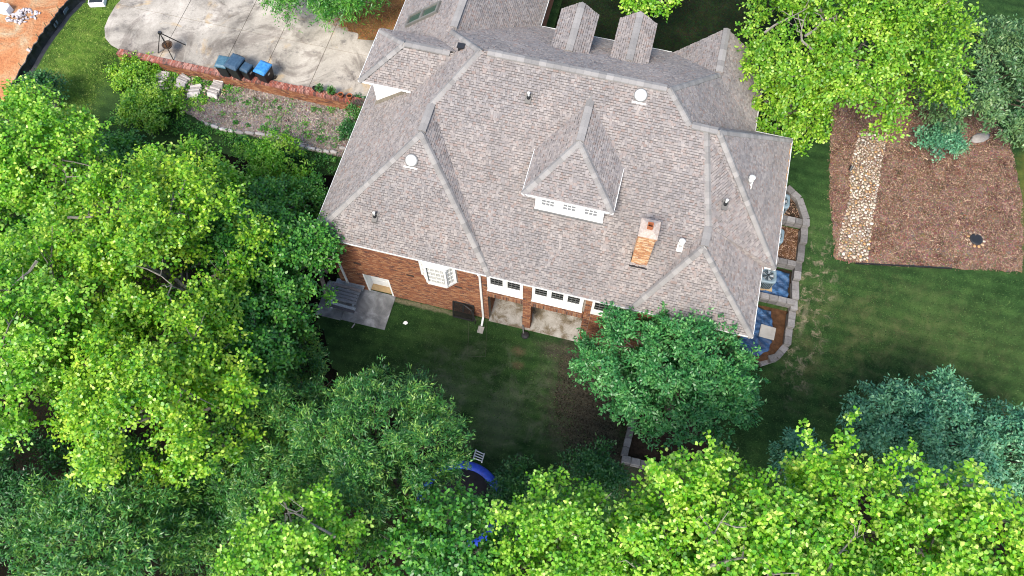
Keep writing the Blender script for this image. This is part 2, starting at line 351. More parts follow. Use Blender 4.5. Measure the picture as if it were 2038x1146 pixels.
M['wood'] = simple('new_timber', (.42, .3, .16), (.3, .2, .1), 5, .8)
t = NT('screen_mesh'); M['screen'] = t.fin((.014, .013, .013), .8, .2)
M['cord'] = simple('thin_cord', (.12, .13, .08), None, 5, .8)

def leaf_mat(name, cols, trans, tcol, gl=.5, hue=.45):
    t = NT(name); n = len(cols)
    mixf = t.math('ADD', t.math('MULTIPLY', t.rnd(), .5), t.math('MULTIPLY', t.val(t.noise(1.5, 4, .7), .3, .7), .5))
    c = t.ramp(mixf, [(.06 + .8 * i / (n - 1), q) for i, q in enumerate(cols)])
    c = t.mix(hue, c, t.mix(1.0, c, t.ramp(t.noise(.55, 4, .6), ((.35, (.5, .72, .7)), (.65, (1.5, 1.28, .9)))), 'MULTIPLY'))
    t.fin(c, .4, gl)
    tr = t.N('BsdfTranslucent'); t.l.new(t.mix(1.0, c, tcol, 'MULTIPLY'), tr.inputs[0])
    ms = t.N('MixShader'); ms.inputs[0].default_value = trans; t.l.new(t.p.outputs[0], ms.inputs[1]); t.l.new(tr.outputs[0], ms.inputs[2])
    t.l.new(ms.outputs[0], t.n['Material Output'].inputs[0]); return t.m
Y = (1.5, 1.6, .5)
M['lf_bright'] = leaf_mat('leaf_bright_green', ((.03, .16, .008), (.10, .31, .014), (.21, .44, .03), (.46, .62, .13)), .28, Y)
M['lf_yellow'] = leaf_mat('leaf_yellow_green', ((.04, .2, .008), (.11, .34, .016), (.24, .46, .03), (.52, .64, .16)), .28, Y)
M['lf_lime'] = leaf_mat('leaf_lime_maple', ((.035, .17, .008), (.11, .31, .013), (.24, .43, .024), (.44, .57, .08)), .28, Y)
M['lf_mid'] = leaf_mat('leaf_mid_green', ((.012, .09, .012), (.034, .17, .022), (.075, .25, .03), (.17, .38, .06)), .24, Y)
M['lf_oak'] = leaf_mat('leaf_willow_oak', ((.012, .075, .018), (.03, .14, .03), (.075, .22, .04), (.23, .38, .075)), .22, Y)
M['lf_dark'] = leaf_mat('leaf_dark_green', ((.009, .055, .016), (.02, .10, .026), (.045, .16, .038), (.10, .24, .06)), .22, Y)
M['lf_dog'] = leaf_mat('leaf_emerald', ((.014, .10, .028), (.036, .185, .052), (.075, .265, .078), (.16, .38, .13)), .22, (1.3, 1.6, .9))
M['lf_teal'] = leaf_mat('leaf_blue_green', ((.033, .14, .085), (.07, .235, .14), (.125, .33, .19), (.22, .45, .26)), .2, (1.2, 1.4, .9))
M['lf_sage'] = leaf_mat('leaf_grey_green', ((.035, .11, .045), (.07, .165, .068), (.115, .22, .09), (.19, .3, .12)), .2, (1.2, 1.4, .9))
M['lf_olive'] = leaf_mat('leaf_olive', ((.035, .14, .008), (.095, .26, .014), (.19, .37, .026), (.4, .55, .09)), .26, Y)

# ------------------------------------------------------------------ ground
BED = [(6.3, 14.45), (8.35, 14.57), (9.02, 14.95), (9.38, 15.6), (9.36, 17.2), (9.2, 18.57), (9.16, 20.74), (9.1, 21.5), (8.66, 22.55), (8.0, 23.05), (6.3, 23.3)]
FLOORS = ((21.3, 2.12), (19.25, 1.62), (17.48, 1.08), (0, .42))
def bedz(x, y):
    for yy, z in FLOORS:
        if y >= yy: return z
def build_ground():
    def lines(a, b, s): return [round(float(q), 4) for q in np.arange(a, b, s)]
    xs = sorted(set([-600, -200, -90, -60] + lines(-45, -15, .75) + lines(-15, 22, .3) + [22, 24, 27, 32, 40, 60, 100, 220, 600]))
    ys = sorted(set([-600, -200, -80, -40, -20] + lines(-12, 8, 1.0) + lines(8, 31, .3) + [22.68, 22.76] + [31, 33, 36, 42, 60, 100, 220, 600]))
    vs = []
    for y in ys:
        for x in xs:
            z = H(x, y)
            if -12.05 < x < 6.9 and 13.9 < y < 26.8: z = -.12
            elif inside((x, y), BED): z = min(z, bedz(x, y)) - .25
            vs.append((x, y, z))
    nx = len(xs); fs = np.array([(j * nx + i, j * nx + i + 1, (j + 1) * nx + i + 1, (j + 1) * nx + i) for j in range(len(ys) - 1) for i in range(nx - 1)])
    me = npmesh('ground', np.array(vs), fs); me.materials.append(M['lawn']); me.polygons.foreach_set('use_smooth', [True] * len(me.polygons))
    o = link(bpy.data.objects.new('ground', me)); tag(o, kind='structure')
build_ground()
# woodland floor under the canopies
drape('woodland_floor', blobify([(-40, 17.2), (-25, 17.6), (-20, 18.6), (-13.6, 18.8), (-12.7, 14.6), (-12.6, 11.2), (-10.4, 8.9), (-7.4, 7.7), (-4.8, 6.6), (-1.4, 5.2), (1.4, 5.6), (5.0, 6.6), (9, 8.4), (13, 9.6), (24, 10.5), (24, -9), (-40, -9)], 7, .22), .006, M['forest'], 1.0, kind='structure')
drape('clay_lot', [(-60, 40), (-30.5, 40), (-30.95, 25.4), (-31.4, 23.4), (-31.7, 20.5), (-33.2, 17.3), (-60, 12)], .006, M['clay'], .8, bumpy=.07, kind='structure')
drape('front_shade_sheet', [(-5.3, 27.3), (6.5, 27.3), (9.5, 29.5), (9, 36), (-5.3, 36)], .007, M['shadetint'], .6, kind='structure')  # dark sheet over the lawn that paints the shade in front of the house
drape('front_walk', [(-5.4, 27.4), (-4.1, 27.4), (-4.2, 28.6), (-4.7, 29.4), (-5.4, 29.9)], .03, M['damp'], .4, kind='structure')
LIT = [(-26.9, 22.6), (-12.2, 22.7), (-12.2, 19.9), (-16.2, 19.75), (-21.3, 19.9), (-23.5, 20.6)]
drape('straw_bed', blobify(LIT, 6, .1), .008, M['litter'], .4, kind='structure')
MUL = [(9.9, 26.0), (10.1, 23.0), (10.75, 20.1), (11.7, 20.0), (16.0, 20.75), (19.2, 21.3), (19.15, 25.1), (18.6, 28.4), (17.9, 29.6), (13, 31.5), (9.6, 29.5)]
drape('mulch_bed', blobify(MUL, 10, .1), .010, M['mulch'], .35, kind='structure')

# driveway: slab with separate panels
DRV = [(-13.0, 22.78), (-27.3, 22.78), (-28.0, 23.0), (-28.5, 23.35), (-28.85, 24.0), (-28.95, 24.7), (-28.95, 25.6), (-28.7, 26.6), (-28.2, 28), (-27, 34), (-13.0, 34)]
dr = drape('driveway', DRV, .02, M['mortar'], 2.0, zf=lambda x, y: 2.35, kind='structure')
XL = [-30, -25.1, -21.6, -19.4, -16.76, -12]; YL = [22, 25.66, 29.5, 34.5]
for i in range(5):
    for j in range(3):
        c = clip_rect([(a, b) for a, b in DRV], XL[i] + .014, XL[i + 1] - .014, YL[j] + .014, YL[j + 1] - .014)
        if len(c) > 2:
            n = len(c); z = 2.40 + random.uniform(-.004, .004)
            MB().add([(a, b, 2.3) for a, b in c] + [(a, b, z) for a, b in c], [tuple(range(n, 2 * n))[::1], ] + [(k, (k + 1) % n, n + (k + 1) % n, n + k) for k in range(n)]).build('concrete_panel', M['drive'], dr)
# back patios
o = MB().box(-11.6, -9.38, 11.85, 13.68, -.1, .05).build('picnic_slab', M['damp'], kind='structure')
o = MB().box(-12.9, -11.62, 11.8, 13.68, -.1, .045).build('corner_slab', M['damp'], kind='structure')
o = MB().box(-4.62, -.1, 13.55, 17.0, -.1, .045).build('covered_patio', M['patio'], kind='structure')

# ------------------------------------------------------------------ house
E, Y0, PM = 5.45, 13.5, .62
house = empty('house', (-3, 20, 0), label='large brick house with a grey shingled hip roof and dormers', cat='house')
def hb(mb, name, mat, parent=house, **k):
    """build at world coordinates under the house"""
    o = mb.build(name, mat, None, **k); o.parent = parent
    loc = Vector((0, 0, 0)); q = parent
    while q is not None: loc += q.location; q = q.parent
    if parent is not None: o.location = -loc
    return o
A = (-12.36, 13.5, E); V = (-4.42, 13.5, E); V2 = (1.63, 13.5, E); B = (6.68, 13.5, E); C1 = (6.68, 16.8, E); C2 = (7.22, 16.8, E); D = (7.2, 23.53, E)
LW = (-8.29, 19.016, 8.87); LH = (-8.29, 17.5, 8.87); R1a = (-6.73, 21.13, 10.18); R1b = (1.14, 21.13, 10.18)
T = (2.25, 20.1, 9.54); BT = (2.9, 20.1, 9.54); T2 = (3.42, 20.08, 9.54); J = (3.9, 16.9, 7.558); JH = (3.87, 15.9, 7.558)
Gp = (-8.63, 23.17, 8.58); Ge = (-8.63, 33, 8.58); GL = (-12.36, 33, E); GR0 = (-5.5, 27.15, E); GR1 = (-5.5, 33, E)
K = (3.23, 24.86, 7.25); AP = (3.23, 27.6, 7.25); KL = (1.1, 27.15, E); KR = (5.5, 27.5, E); N0 = (5.5, 23.53, E)
faces = [
    [V, V2, J, BT, T, R1b, R1a, LW], [A, V, LH], [V, LW, LH],
    [A, LH, LW, R1a, Gp, Ge, GL], [Gp, GR0, GR1, Ge], [R1a, R1b, K, KL, GR0, Gp],
    [R1b, T, N0], [R1b, N0, K], [K, N0, KR], [K, KR, AP], [K, AP, KL],
    [T, T2, D, N0], [T2, C2, D], [BT, J, C2], [BT, C2, T2], [J, C1, C2], [J, JH, B, C1], [J, V2, JH], [JH, V2, B]]
# left (side) dormer, rear dormer, two front dormers
SA, SB, SC_, SD = (-12.07, 20.2, 7.77), (-12.05, 23.1, 7.77), (-9.59, 20.2, 7.77), (-9.3, 23.1, 8.0)
S1, S2 = (-10.27, 21.55, 9.14), (-7.97, 21.55, 9.14)
faces += [[SA, SC_, S2, S1], [SB, SA, S1], [SD, SB, S1, S2]]
RA, RB, RC, RD = (-3.64, 16.06, 8.38), (.02, 16.06, 8.38), (.02, 18.24, 8.38), (-3.64, 18.24, 8.38)
RE, RF = (-1.87, 18.15, 9.63), (-1.87, 20.25, 9.63)
faces += [[RA, RB, RE], [RD, RA, RE, RF], [RB, RC, RF, RE]]
FD = []
for (xc, yr, zr, ye, ze, w, yt) in ((-3.45, 23.52, 8.3, 23.85, 8.02, .86, 26.5), (-.79, 23.8, 8.09, 24.1, 7.84, .85, 26.8)):
    a, b = (xc, yr, zr), (xc, yt, zr); l0, l1 = (xc - w, ye, ze), (xc - w, yt - .38, ze); r0, r1 = (xc + w, ye, ze), (xc + w, yt - .32, ze)
    faces += [[a, l0, l1, b][::-1], [a, b, r1, r0][::-1]]; FD.append((a, b, l0, l1, r0, r1))
roof = bpy.data.objects.new('roof', None)
mb = MB()
def fnorm(f):
    f = [np.array(q) for q in f]; n = np.zeros(3)
    for i in range(len(f)): n += np.cross(f[i - 1], f[i])
    n /= np.linalg.norm(n); return n if n[2] > 0 else -n
for f in faces:
    n = fnorm(f); k = len(f)
    mb.add([np.array(q) - n * .03 for q in f] + [np.array(q) - n * .10 for q in f], [tuple(range(k)), tuple(range(2 * k - 1, k - 1, -1))] + [(i, (i + 1) % k, k + (i + 1) % k, k + i) for i in range(k)])
roof = hb(mb, 'roof', M['deck'])
# shingles, clipped to every face
CRS = .104
allsh = []
for fi, f in enumerate(faces):
    n = fnorm(f); P3 = [np.array(q) for q in f]; o3 = P3[0]
    u = np.cross((0, 0, 1), n); u = u / np.linalg.norm(u); v = np.cross(n, u)
    if v[2] < 0: v, u = -v, -u
    pl = [(float((q - o3) @ u), float((q - o3) @ v)) for q in P3]
    v0, v1 = min(q[1] for q in pl), max(q[1] for q in pl); row = 0
    y = v0
    while y < v1:
        band = clip_rect(pl, -1e3, 1e3, y, y + CRS)
        if len(band) > 2 and area2(band) > 1e-4:
            b0, b1 = min(q[0] for q in band), max(q[0] for q in band); x = b0 - random.random() * .2
            while x < b1:
                w = random.choice((.085, .1, .115, .13, .165)); cc = clip_rect(band, x + .003, x + w - .003, y, y + CRS * random.choice((1, .8, .76)))
                if len(cc) > 2 and area2(cc) > 4e-4: allsh.append((o3, u, v, n, cc, y, random.choice((.008, .03, .034)), area2(cc)))
                x += w
        y += CRS
def sh_geo(mb, s, off=None):
    o3, u, v, n, cc, y, th, _ = s; k = len(cc)
    top = [o3 + u * a + v * b + n * (th * (1 - .72 * (b - y) / CRS) + .004) for a, b in cc]; bot = [o3 + u * a + v * b - n * .004 for a, b in cc]
    if off is not None: top = [q - off for q in top]; bot = [q - off for q in bot]
    mb.add(top + bot, [tuple(range(k))] + [((i + 1) % k, i, k + i, k + (i + 1) % k) for i in range(k)])
def sdist(s):
    c = s[0] + s[1] * s[4][0][0] + s[2] * s[4][0][1]; return float(np.linalg.norm(c - _C)) - 4 * (s[7] > .0105)
big = sorted([i for i, s in enumerate(allsh) if s[7] > .0095 and s[0][1] < 18], key=lambda i: sdist(allsh[i]))[:300]
bigs = set(big); mb = MB()
for i, s in enumerate(allsh):
    if i not in bigs: sh_geo(mb, s)
hb(mb, 'shingles', M['shingle'], roof, kind='stuff')
for i in big:
    m1 = MB(); sh_geo(m1, allsh[i]); hb(m1, 'shingle', M['shingle'], roof)
# hip and ridge caps: overlapping bent pieces
def cap_line(a, b, w=.145, step=.22, up=None, droop=.5):
    a, b = np.array(a, float), np.array(b, float)
    if a[2] > b[2]: a, b = b, a
    d = b - a; L = np.linalg.norm(d); d /= L; s_ = np.cross(d, (0, 0, 1)); s_ /= np.linalg.norm(s_); n = np.cross(s_, d)
    k = max(1, int(L / step)); st = L / k
    me = MB(); hw = w; dz = w * droop
    vs = []
    for t_, h in ((-.02, .055), (st + .05, .03)):
        vs += [(-hw, t_, -dz + h), (-hw * .25, t_, h), (hw * .25, t_, h), (hw, t_, -dz + h)]
    for t_, h in ((-.02, .0), (st + .05, .0)):
        vs += [(-hw, t_, -dz + h), (hw, t_, -dz + h)]
    me.add(vs, [(0, 1, 5, 4), (1, 2, 6, 5), (2, 3, 7, 6), (0, 8, 9, 3, 2, 1), (0, 4, 10, 8), (3, 9, 11, 7)])
    mesh = me.mesh('ridge_cap', M['ridge'])
    for i in range(k):
        o = link(bpy.data.objects.new('ridge_cap', mesh)); p = a + d * st * i
        mw = Matrix(((s_[0], d[0], n[0], p[0]), (s_[1], d[1], n[1], p[1]), (s_[2], d[2], n[2], p[2]), (0, 0, 0, 1)))
        o.parent = roof; o.matrix_basis = mw if True else None
for a, b in ((A, LH), (V, LH), (LW, R1a), (R1a, Gp), (R1b, T), (R1b, K), (T2, C2), (T2, D), (BT, J), (JH, V2), (JH, B), (SA, S1), (SB, S1), (RA, RE), (RB, RE), (RF, (-1.87, 20.5, 9.72))):
    cap_line(a, b)
def vent_line(a, b, w=.16):
    a, b = np.array(a), np.array(b); d = (b - a) / np.linalg.norm(b - a); s_ = np.cross(d, (0, 0, 1)); k = max(2, int(np.linalg.norm(b - a) / .3)); mb = MB()
    for i in range(k):
        p, q = a + (b - a) * i / k + d * .004, a + (b - a) * (i + 1) / k; h = .075 + random.uniform(-.004, .004)
        vs = []
        for c in (p, q): vs += [c - s_ * w + (0, 0, -.05), c - s_ * w + (0, 0, h - .05), c + (0, 0, h), c + s_ * w + (0, 0, h - .05), c + s_ * w + (0, 0, -.05)]
        mb.add(vs, [(0, 1, 6, 5), (1, 2, 7, 6), (2, 3, 8, 7), (3, 4, 9, 8), (4, 3, 2, 1, 0), (5, 6, 7, 8, 9)])
    hb(mb, 'ridge_vent', M['ridge'], roof)
for a, b in (((-6.4, 21.13, 10.18), (1.0, 21.13, 10.18)), ((-8.29, 17.6, 8.87), (-8.29, 19.0, 8.87)), ((-1.87, 18.2, 9.63), (-1.87, 20.2, 9.63)), ((3.885, 15.95, 7.56), (3.9, 16.85, 7.56)), ((2.3, 20.1, 9.54), (3.35, 20.08, 9.54)), ((-10.2, 21.55, 9.14), (-8.2, 21.55, 9.14)), ((-8.63, 23.4, 8.58), (-8.63, 32.8, 8.58)), ((3.23, 25.0, 7.25), (3.23, 27.55, 7.25)), ((-3.45, 23.6, 8.3), (-3.45, 26.4, 8.3)), ((-.79, 23.9, 8.09), (-.79, 26.7, 8.09))):
    vent_line(a, b)
# gutters
def gutter(a, b, nrm, w=.06, z=None):
    w = min(w, .06)
    a, b, nrm = np.array(a, float), np.array(b, float), np.array(nrm, float); d = (b - a) / np.linalg.norm(b - a); mb = MB()
    c = (a + b) / 2 + nrm * w * .3 + np.array((0, 0, -.03)); L = np.linalg.norm(b - a) / 2
    mb.obox(c - np.array((0, 0, .04)), d, nrm, (0, 0, 1), L, w / 2, .012)
    mb.obox(c + nrm * w * .46, d, nrm, (0, 0, 1), L, .010, .05); mb.obox(c - nrm * w * .46, d, nrm, (0, 0, 1), L, .008, .045)
    hb(mb, 'gutter', M['gutter'])
gutter((A[0] - .05, 13.5, E), (6.73, 13.5, E), (0, -1, 0)); gutter((-12.36, 13.45, E), (-12.36, 33, E), (-1, 0, 0)); gutter((6.68, 13.45, E), (6.68, 16.75, E), (1, 0, 0)); gutter((6.78, 16.8, E), (7.27, 16.8, E), (0, -1, 0))
gutter((7.21, 16.75, E), (7.21, 23.5, E), (1, 0, 0)); gutter((5.5, 23.65, E), (5.5, 27.4, E), (1, 0, 0)); gutter((5.55, 23.55, E), (7.25, 23.55, E), (0, 1, 0)); gutter((-5.4, 27.15, E), (1.05, 27.15, E), (0, 1, 0)); gutter((-5.5, 27.2, E), (-5.5, 33, E), (1, 0, 0))
gutter((SA[0] - .04, 20.2, 7.77), (-9.7, 20.2, 7.77), (0, -1, 0), .08); gutter((-12.07, 20.16, 7.77), (-12.07, 23.14, 7.77), (-1, 0, 0), .08); gutter((-12.1, 23.12, 7.77), (-9.4, 23.12, 7.77), (0, 1, 0), .08)
gutter((RA[0] - .03, 16.06, 8.38), (.05, 16.06, 8.38), (0, -1, 0), .06); gutter((-3.64, 16.03, 8.38), (-3.64, 18.2, 8.38), (-1, 0, 0), .06); gutter((.02, 16.03, 8.38), (.02, 18.2, 8.38), (1, 0, 0), .06)
# orange flashing edge on the right eave
hb(MB().box(7.16, 7.2, 19.0, 23.3, E + .02, E + .05), 'drip_edge', simple('rusty_edge', (.4, .2, .07), None, 3))
# brickwork on a rectangle of wall
def bricks(mb, o, u, n, w, h, holes=(), soldier=False, bl=.2, bh=.064, gap=.012, pr=.012, z0=0):
    o, u, n = np.array(o, float), np.array(u, float), np.array(n, float); up = np.array((0, 0, 1.))
    if soldier: bl, bh = .064, h - .004
    z = 0; row = 0
    while z + bh <= h + .01:
        x = -(bl / 2 if (row % 2 and not soldier) else 0)
        while x < w:
            a, b = max(0, x), min(w, x + bl)
            for (hx0, hx1, hz0, hz1) in holes:
                if z + bh > hz0 and z < hz1:
                    if a >= hx0 and b <= hx1: a = b
                    elif a < hx0 < b: b = hx0
                    elif a < hx1 < b: a = hx1
            if b - a > .02:
                p = pr + random.uniform(-.003, .003); q = [o + u * xx + up * zz for xx, zz in ((a, z), (b, z), (b, z + bh), (a, z + bh))]
                mb.add([k - n * .005 for k in q] + [k + n * p for k in q], [(4, 5, 6, 7), (0, 1, 5, 4), (1, 2, 6, 5), (2, 3, 7, 6), (3, 0, 4, 7)])
            x += bl + gap
        z += bh + gap; row += 1
WY = 13.66
wall = MB()
def wseg(x0, x1, z0, z1, d=.3): wall.box(x0, x1, WY, WY + d, z0, z1)
wseg(-12.1, -10.72, 0, 5.37); wseg(-9.5, -4.68, 0, 5.37); wseg(-10.72, -9.5, 1.95, 5.37)
wseg(-4.68, -4.62, 0, 5.37); wseg(-4.62, -.12, 2.8, 3.58); wseg(-2.97, -2.6, 0, 2.8, .4); wseg(-2.97, -2.6, 3.58, 5.37); wseg(-.3, .06, 2.8, 5.37); wseg(1.85, 6.35, 2.8, 5.37); wseg(.06, 1.85, 2.8, 3.6); wseg(-.22, 6.35, 0, 2.8)
SIDE = []
for q_ in ((-12.1, -11.8, 14.02, 33, 0, 5.37), (6.05, 6.35, 14.02, 17.1, 0, 5.37), (6.35, 6.95, 17.1, 17.4, 0, 5.37), (6.65, 6.95, 17.4, 23.3, 0, 5.37), (5.1, 6.65, 23.0, 23.3, 0, 5.37), (4.9, 5.2, 23.3, 27.2, 0, 5.37), (-5.9, 4.9, 26.6, 26.9, 0, 5.37), (-5.9, -5.75, 26.9, 33, 0, 5.37)): SIDE.append(q_)
wall.box(-4.92, -4.62, 14.02, 17.0, 0, 2.8); wall.box(-4.62, -.1, 17.0, 17.2, 0, 2.8); wall.box(-.1, .1, 14.02, 17.0, 0, 2.8)
wl = hb(wall, 'wall', M['mortar'])
for q_ in SIDE: hb(MB().box(*q_), 'side_wall', M['brickfar'])
hb(MB().box(-4.6, -.12, 14.02, 16.98, 2.75, 2.79), 'porch_ceiling', M['flash'])
bk = MB()
bricks(bk, (-12.1, WY, 0), (1, 0, 0), (0, -1, 0), 7.48, 5.36, [(1.38, 2.60, 0, 1.95), (4.4, 6.15, 3.55, 5.5)])
bricks(bk, (-2.97, WY, 0), (1, 0, 0), (0, -1, 0), .37, 5.36); bricks(bk, (-.22, WY, 0), (1, 0, 0), (0, -1, 0), .3, 5.36)
bricks(bk, (-4.6, WY, 2.82), (1, 0, 0), (0, -1, 0), 1.62, .34, soldier=True); bricks(bk, (-4.6, WY, 3.2), (1, 0, 0), (0, -1, 0), 1.62, .36)
bricks(bk, (-2.58, WY, 2.82), (1, 0, 0), (0, -1, 0), 2.34, .34, soldier=True); bricks(bk, (-2.58, WY, 3.2), (1, 0, 0), (0, -1, 0), 2.34, .36)
bricks(bk, (.1, WY, 0), (1, 0, 0), (0, -1, 0), 6.25, 5.36, [(0.0, 1.9, 3.6, 5.4)])
bricks(bk, (-4.62, 14.02, 0), (0, 1, 0), (1, 0, 0), 2.9, 2.75); bricks(bk, (-2.97, 14.12, 0), (0, -1, 0), (-1, 0, 0), .4, 2.8); bricks(bk, (-2.6, WY, 0), (0, 1, 0), (1, 0, 0), .4, 2.8); bricks(bk, (-.12, 17, 0), (0, -1, 0), (-1, 0, 0), 2.9, 2.75)
bricks(bk, (6.35, 13.72, 0), (0, 1, 0), (1, 0, 0), 3.3, 5.3)
hb(bk, 'brickwork', M['brick'], wl, kind='stuff')
hb(MB().box(-12.34, 6.66, 13.52, 13.74, E - .1, E - .085).box(-12.34, -12.08, 13.74, 33, E - .1, E - .085).box(6.33, 6.66, 13.74, 16.9, E - .1, E - .085).box(6.9, 7.18, 16.85, 23.5, E - .1, E - .085), 'soffit', M['white'])
# windows
def window(x0, x1, z0, z1, y, cols, rows, glass, bars=.018, parent=house):
    w = MB(); fr = .05
    w.box(x0, x1, y - .035, y + .03, z0, z0 + fr).box(x0, x1, y - .035, y + .03, z1 - fr, z1).box(x0, x0 + fr, y - .035, y + .03, z0 + fr, z1 - fr).box(x1 - fr, x1, y - .035, y + .03, z0 + fr, z1 - fr)
    wo = hb(w, 'window', M['white'], parent)
    hb(MB().box(x0 + fr, x1 - fr, y + .005, y + .015, z0 + fr, z1 - fr), 'pane', M[glass], wo)
    g = MB(); a, b, c, d = x0 + fr, x1 - fr, z0 + fr, z1 - fr
    for i in range(1, cols): xx = a + (b - a) * i / cols; g.box(xx - bars / 2, xx + bars / 2, y - .012, y + .003, c, d)
    for j in range(1, rows): zz = c + (d - c) * j / rows; g.box(a, b, y - .015, y + .002, zz - bars / 2, zz + bars / 2)
    hb(g, 'muntin', M['greybar'] if glass == 'glass' else M['white'], wo)
def panel(x0, x1, z0, z1, holes, y=WY - .02):
    p = MB(); x = x0
    for a, b, c, d in holes:
        p.box(x, a, y, y + .12, z0, z1); p.box(a, b, y, y + .12, z0, c); p.box(a, b, y, y + .12, d, z1); x = b
    p.box(x, x1, y, y + .12, z0, z1); hb(p, 'window_surround', M['white'])
hs = [(-4.5, -3.85, 4.12, 5.15), (-3.73, -3.08, 4.12, 5.15)]
panel(-4.6, -2.99, 3.57, 5.36, hs); [window(a, b, c, d, WY + .03, 3, 4, 'glass') for a, b, c, d in hs]
hs = [(-2.5, -1.88, 4.12, 5.15), (-1.78, -1.16, 4.12, 5.15), (-1.06, -.44, 4.12, 5.15)]
panel(-2.58, -.32, 3.57, 5.36, hs); [window(a, b, c, d, WY + .03, 3, 4, 'glass') for a, b, c, d in hs]
hs = [(.12, .84, 4.0, 5.15), (1.0, 1.72, 4.0, 5.15)]
panel(.06, 1.85, 3.6, 5.36, hs, WY - .03); [window(a, b, c, d, WY + .02, 3, 4, 'glass') for a, b, c, d in hs]
hb(MB().box(-4.62, -2.97, WY - .06, WY - .022, 3.52, 3.57).box(-2.6, -.3, WY - .06, WY - .022, 3.52, 3.57), 'window_sill', M['white'])
# bay window
by = MB(); b0, b1, yf, zb, zt = -7.62, -6.0, 13.27, 3.55, 5.34
pb = [(b0, WY), (-7.25, yf), (-6.37, yf), (b1, WY)]
by.add([(x, y, zb) for x, y in pb] + [(x, y, zb + .16) for x, y in pb], [(3, 2, 1, 0), (4, 5, 6, 7), (0, 1, 5, 4), (1, 2, 6, 5), (2, 3, 7, 6)])
by.add([(x, y, zt - .08) for x, y in pb] + [(x, y, zt + .02) for x, y in pb], [(3, 2, 1, 0), (4, 5, 6, 7), (0, 1, 5, 4), (1, 2, 6, 5), (2, 3, 7, 6)])
for x, y in ((-7.25, yf), (-6.37, yf)): by.box(x - .05, x + .05, y - .01, y + .09, zb + .16, zt - .08)
for x in (b0 + .04, b1 - .04): by.box(x - .05, x + .05, WY - .09, WY, zb + .16, zt - .08)
bay = hb(by, 'bay_window', M['white'])
for (xa, ya), (xb, yb) in zip(pb[:-1], pb[1:]):
    d = np.array((xb - xa, yb - ya, 0)); L = np.linalg.norm(d); d /= L; n = np.array((d[1], -d[0], 0)); c = np.array(((xa + xb) / 2, (ya + yb) / 2, 0)) - n * .05
    hb(MB().obox(c + (0, 0, (zb + zt) / 2 + .04), d, n, (0, 0, 1), L / 2 - .09, .008, (zt - zb) / 2 - .14), 'pane', M['curtain'], bay)
    g = MB()
    for s_ in (-.33, 0, .33): g.obox(c + d * s_ * L * .8 + n * .02 + (0, 0, (zb + zt) / 2 + .04), d, n, (0, 0, 1), .015, .01, (zt - zb) / 2 - .14)
    for k in range(1, 4): g.obox(c + n * .022 + (0, 0, zb + .16 + (zt - zb - .24) * k / 4), d, n, (0, 0, 1), L / 2 - .09, .009, .013)
    hb(g, 'muntin', M['white'], bay)
# basement door in its deep recess
dm = hb(MB().box(-10.68, -9.54, 14.05, 14.1, .06, 1.93), 'door', M['white'])
for k in range(3): hb(MB().box(-10.58, -9.64, 14.035, 14.048, .15 + k * .6, .65 + k * .6), 'door_panel', M['white'], dm)
hb(MB().lathe([(.03, 0), (.035, .03), (.02, .05)], (-9.62, 14.0, 1.0), 10), 'door_handle', M['black'], dm)
hb(MB().box(-10.72, -9.5, 13.74, 14.1, .0, .055), 'door_threshold', M['wood']); [hb(MB().box(xa, xb, 13.645, 14.045, .0, 1.98), 'door_frame', M['white']) for xa, xb in ((-10.76, -10.68), (-9.54, -9.46))]
for x0, z in ((-10.98, 3.02), (-8.44, 3.06), (-6.16, 3.03)): hb(MB().box(x0, x0 + .36, WY - .03, WY, z, z + .12).box(x0 + .02, x0 + .34, WY - .036, WY - .03, z + .05, z + .07), 'wall_vent', simple('vent_iron', (.05, .035, .03)))
# downspouts
def down(pts, feet=True):
    mb = MB()
    for a, b in zip(pts[:-1], pts[1:]): mb.bar(a, b, .045, .035, (0, 1, 0))
    hb(mb, 'downspout', M['gutter'])
down([(-11.78, 13.44, 5.33), (-11.78, 13.44, 5.2), (-11.76, 13.62, 4.75), (-11.76, 13.62, .25), (-11.72, 13.35, .08)]); down([(-4.9, 13.44, 5.35), (-4.9, 13.6, 5.0), (-4.9, 13.6, .2), (-4.88, 13.2, .05)]); down([(-9.85, 20.16, 7.7), (-9.85, 20.28, 7.62)])
# side dormer walls
hb(MB().add([(-11.6, 20.45, 6.07), (-9.55, 20.45, 7.74), (-11.6, 20.45, 7.74), (-11.6, 20.55, 6.05), (-9.55, 20.55, 7.7), (-11.6, 20.55, 7.74)], [(0, 1, 2), (5, 4, 3), (0, 3, 4, 1), (1, 4, 5, 2), (2, 5, 3, 0)])
   .box(-11.6, -11.5, 20.55, 22.85, 6.0, 7.74).add([(-11.6, 22.85, 6.07), (-9.3, 22.85, 7.9), (-11.6, 22.85, 7.74), (-11.6, 22.95, 6.07), (-9.3, 22.95, 7.9), (-11.6, 22.95, 7.74)], [(2, 1, 0), (3, 4, 5), (1, 4, 3, 0), (2, 5, 4, 1)])
   .box(-12.05, -9.7, 20.22, 20.5, 7.66, 7.68), 'dormer_wall', M['white'])
hb(MB().add([(-11.65, 20.25, 6.09), (-9.62, 20.25, 7.79), (-9.55, 20.46, 7.86), (-11.65, 20.46, 6.14), (-11.65, 20.25, 6.0), (-9.62, 20.25, 7.7)], [(0, 1, 2, 3), (4, 5, 1, 0)]), 'flashing', M['flash'])
for a in ((-11.61, 20.95, 21.6), (-11.61, 21.8, 22.45)): hb(MB().box(a[0] - .02, a[0], a[1], a[2], 6.75, 7.5), 'dormer_pane', M['glass'])
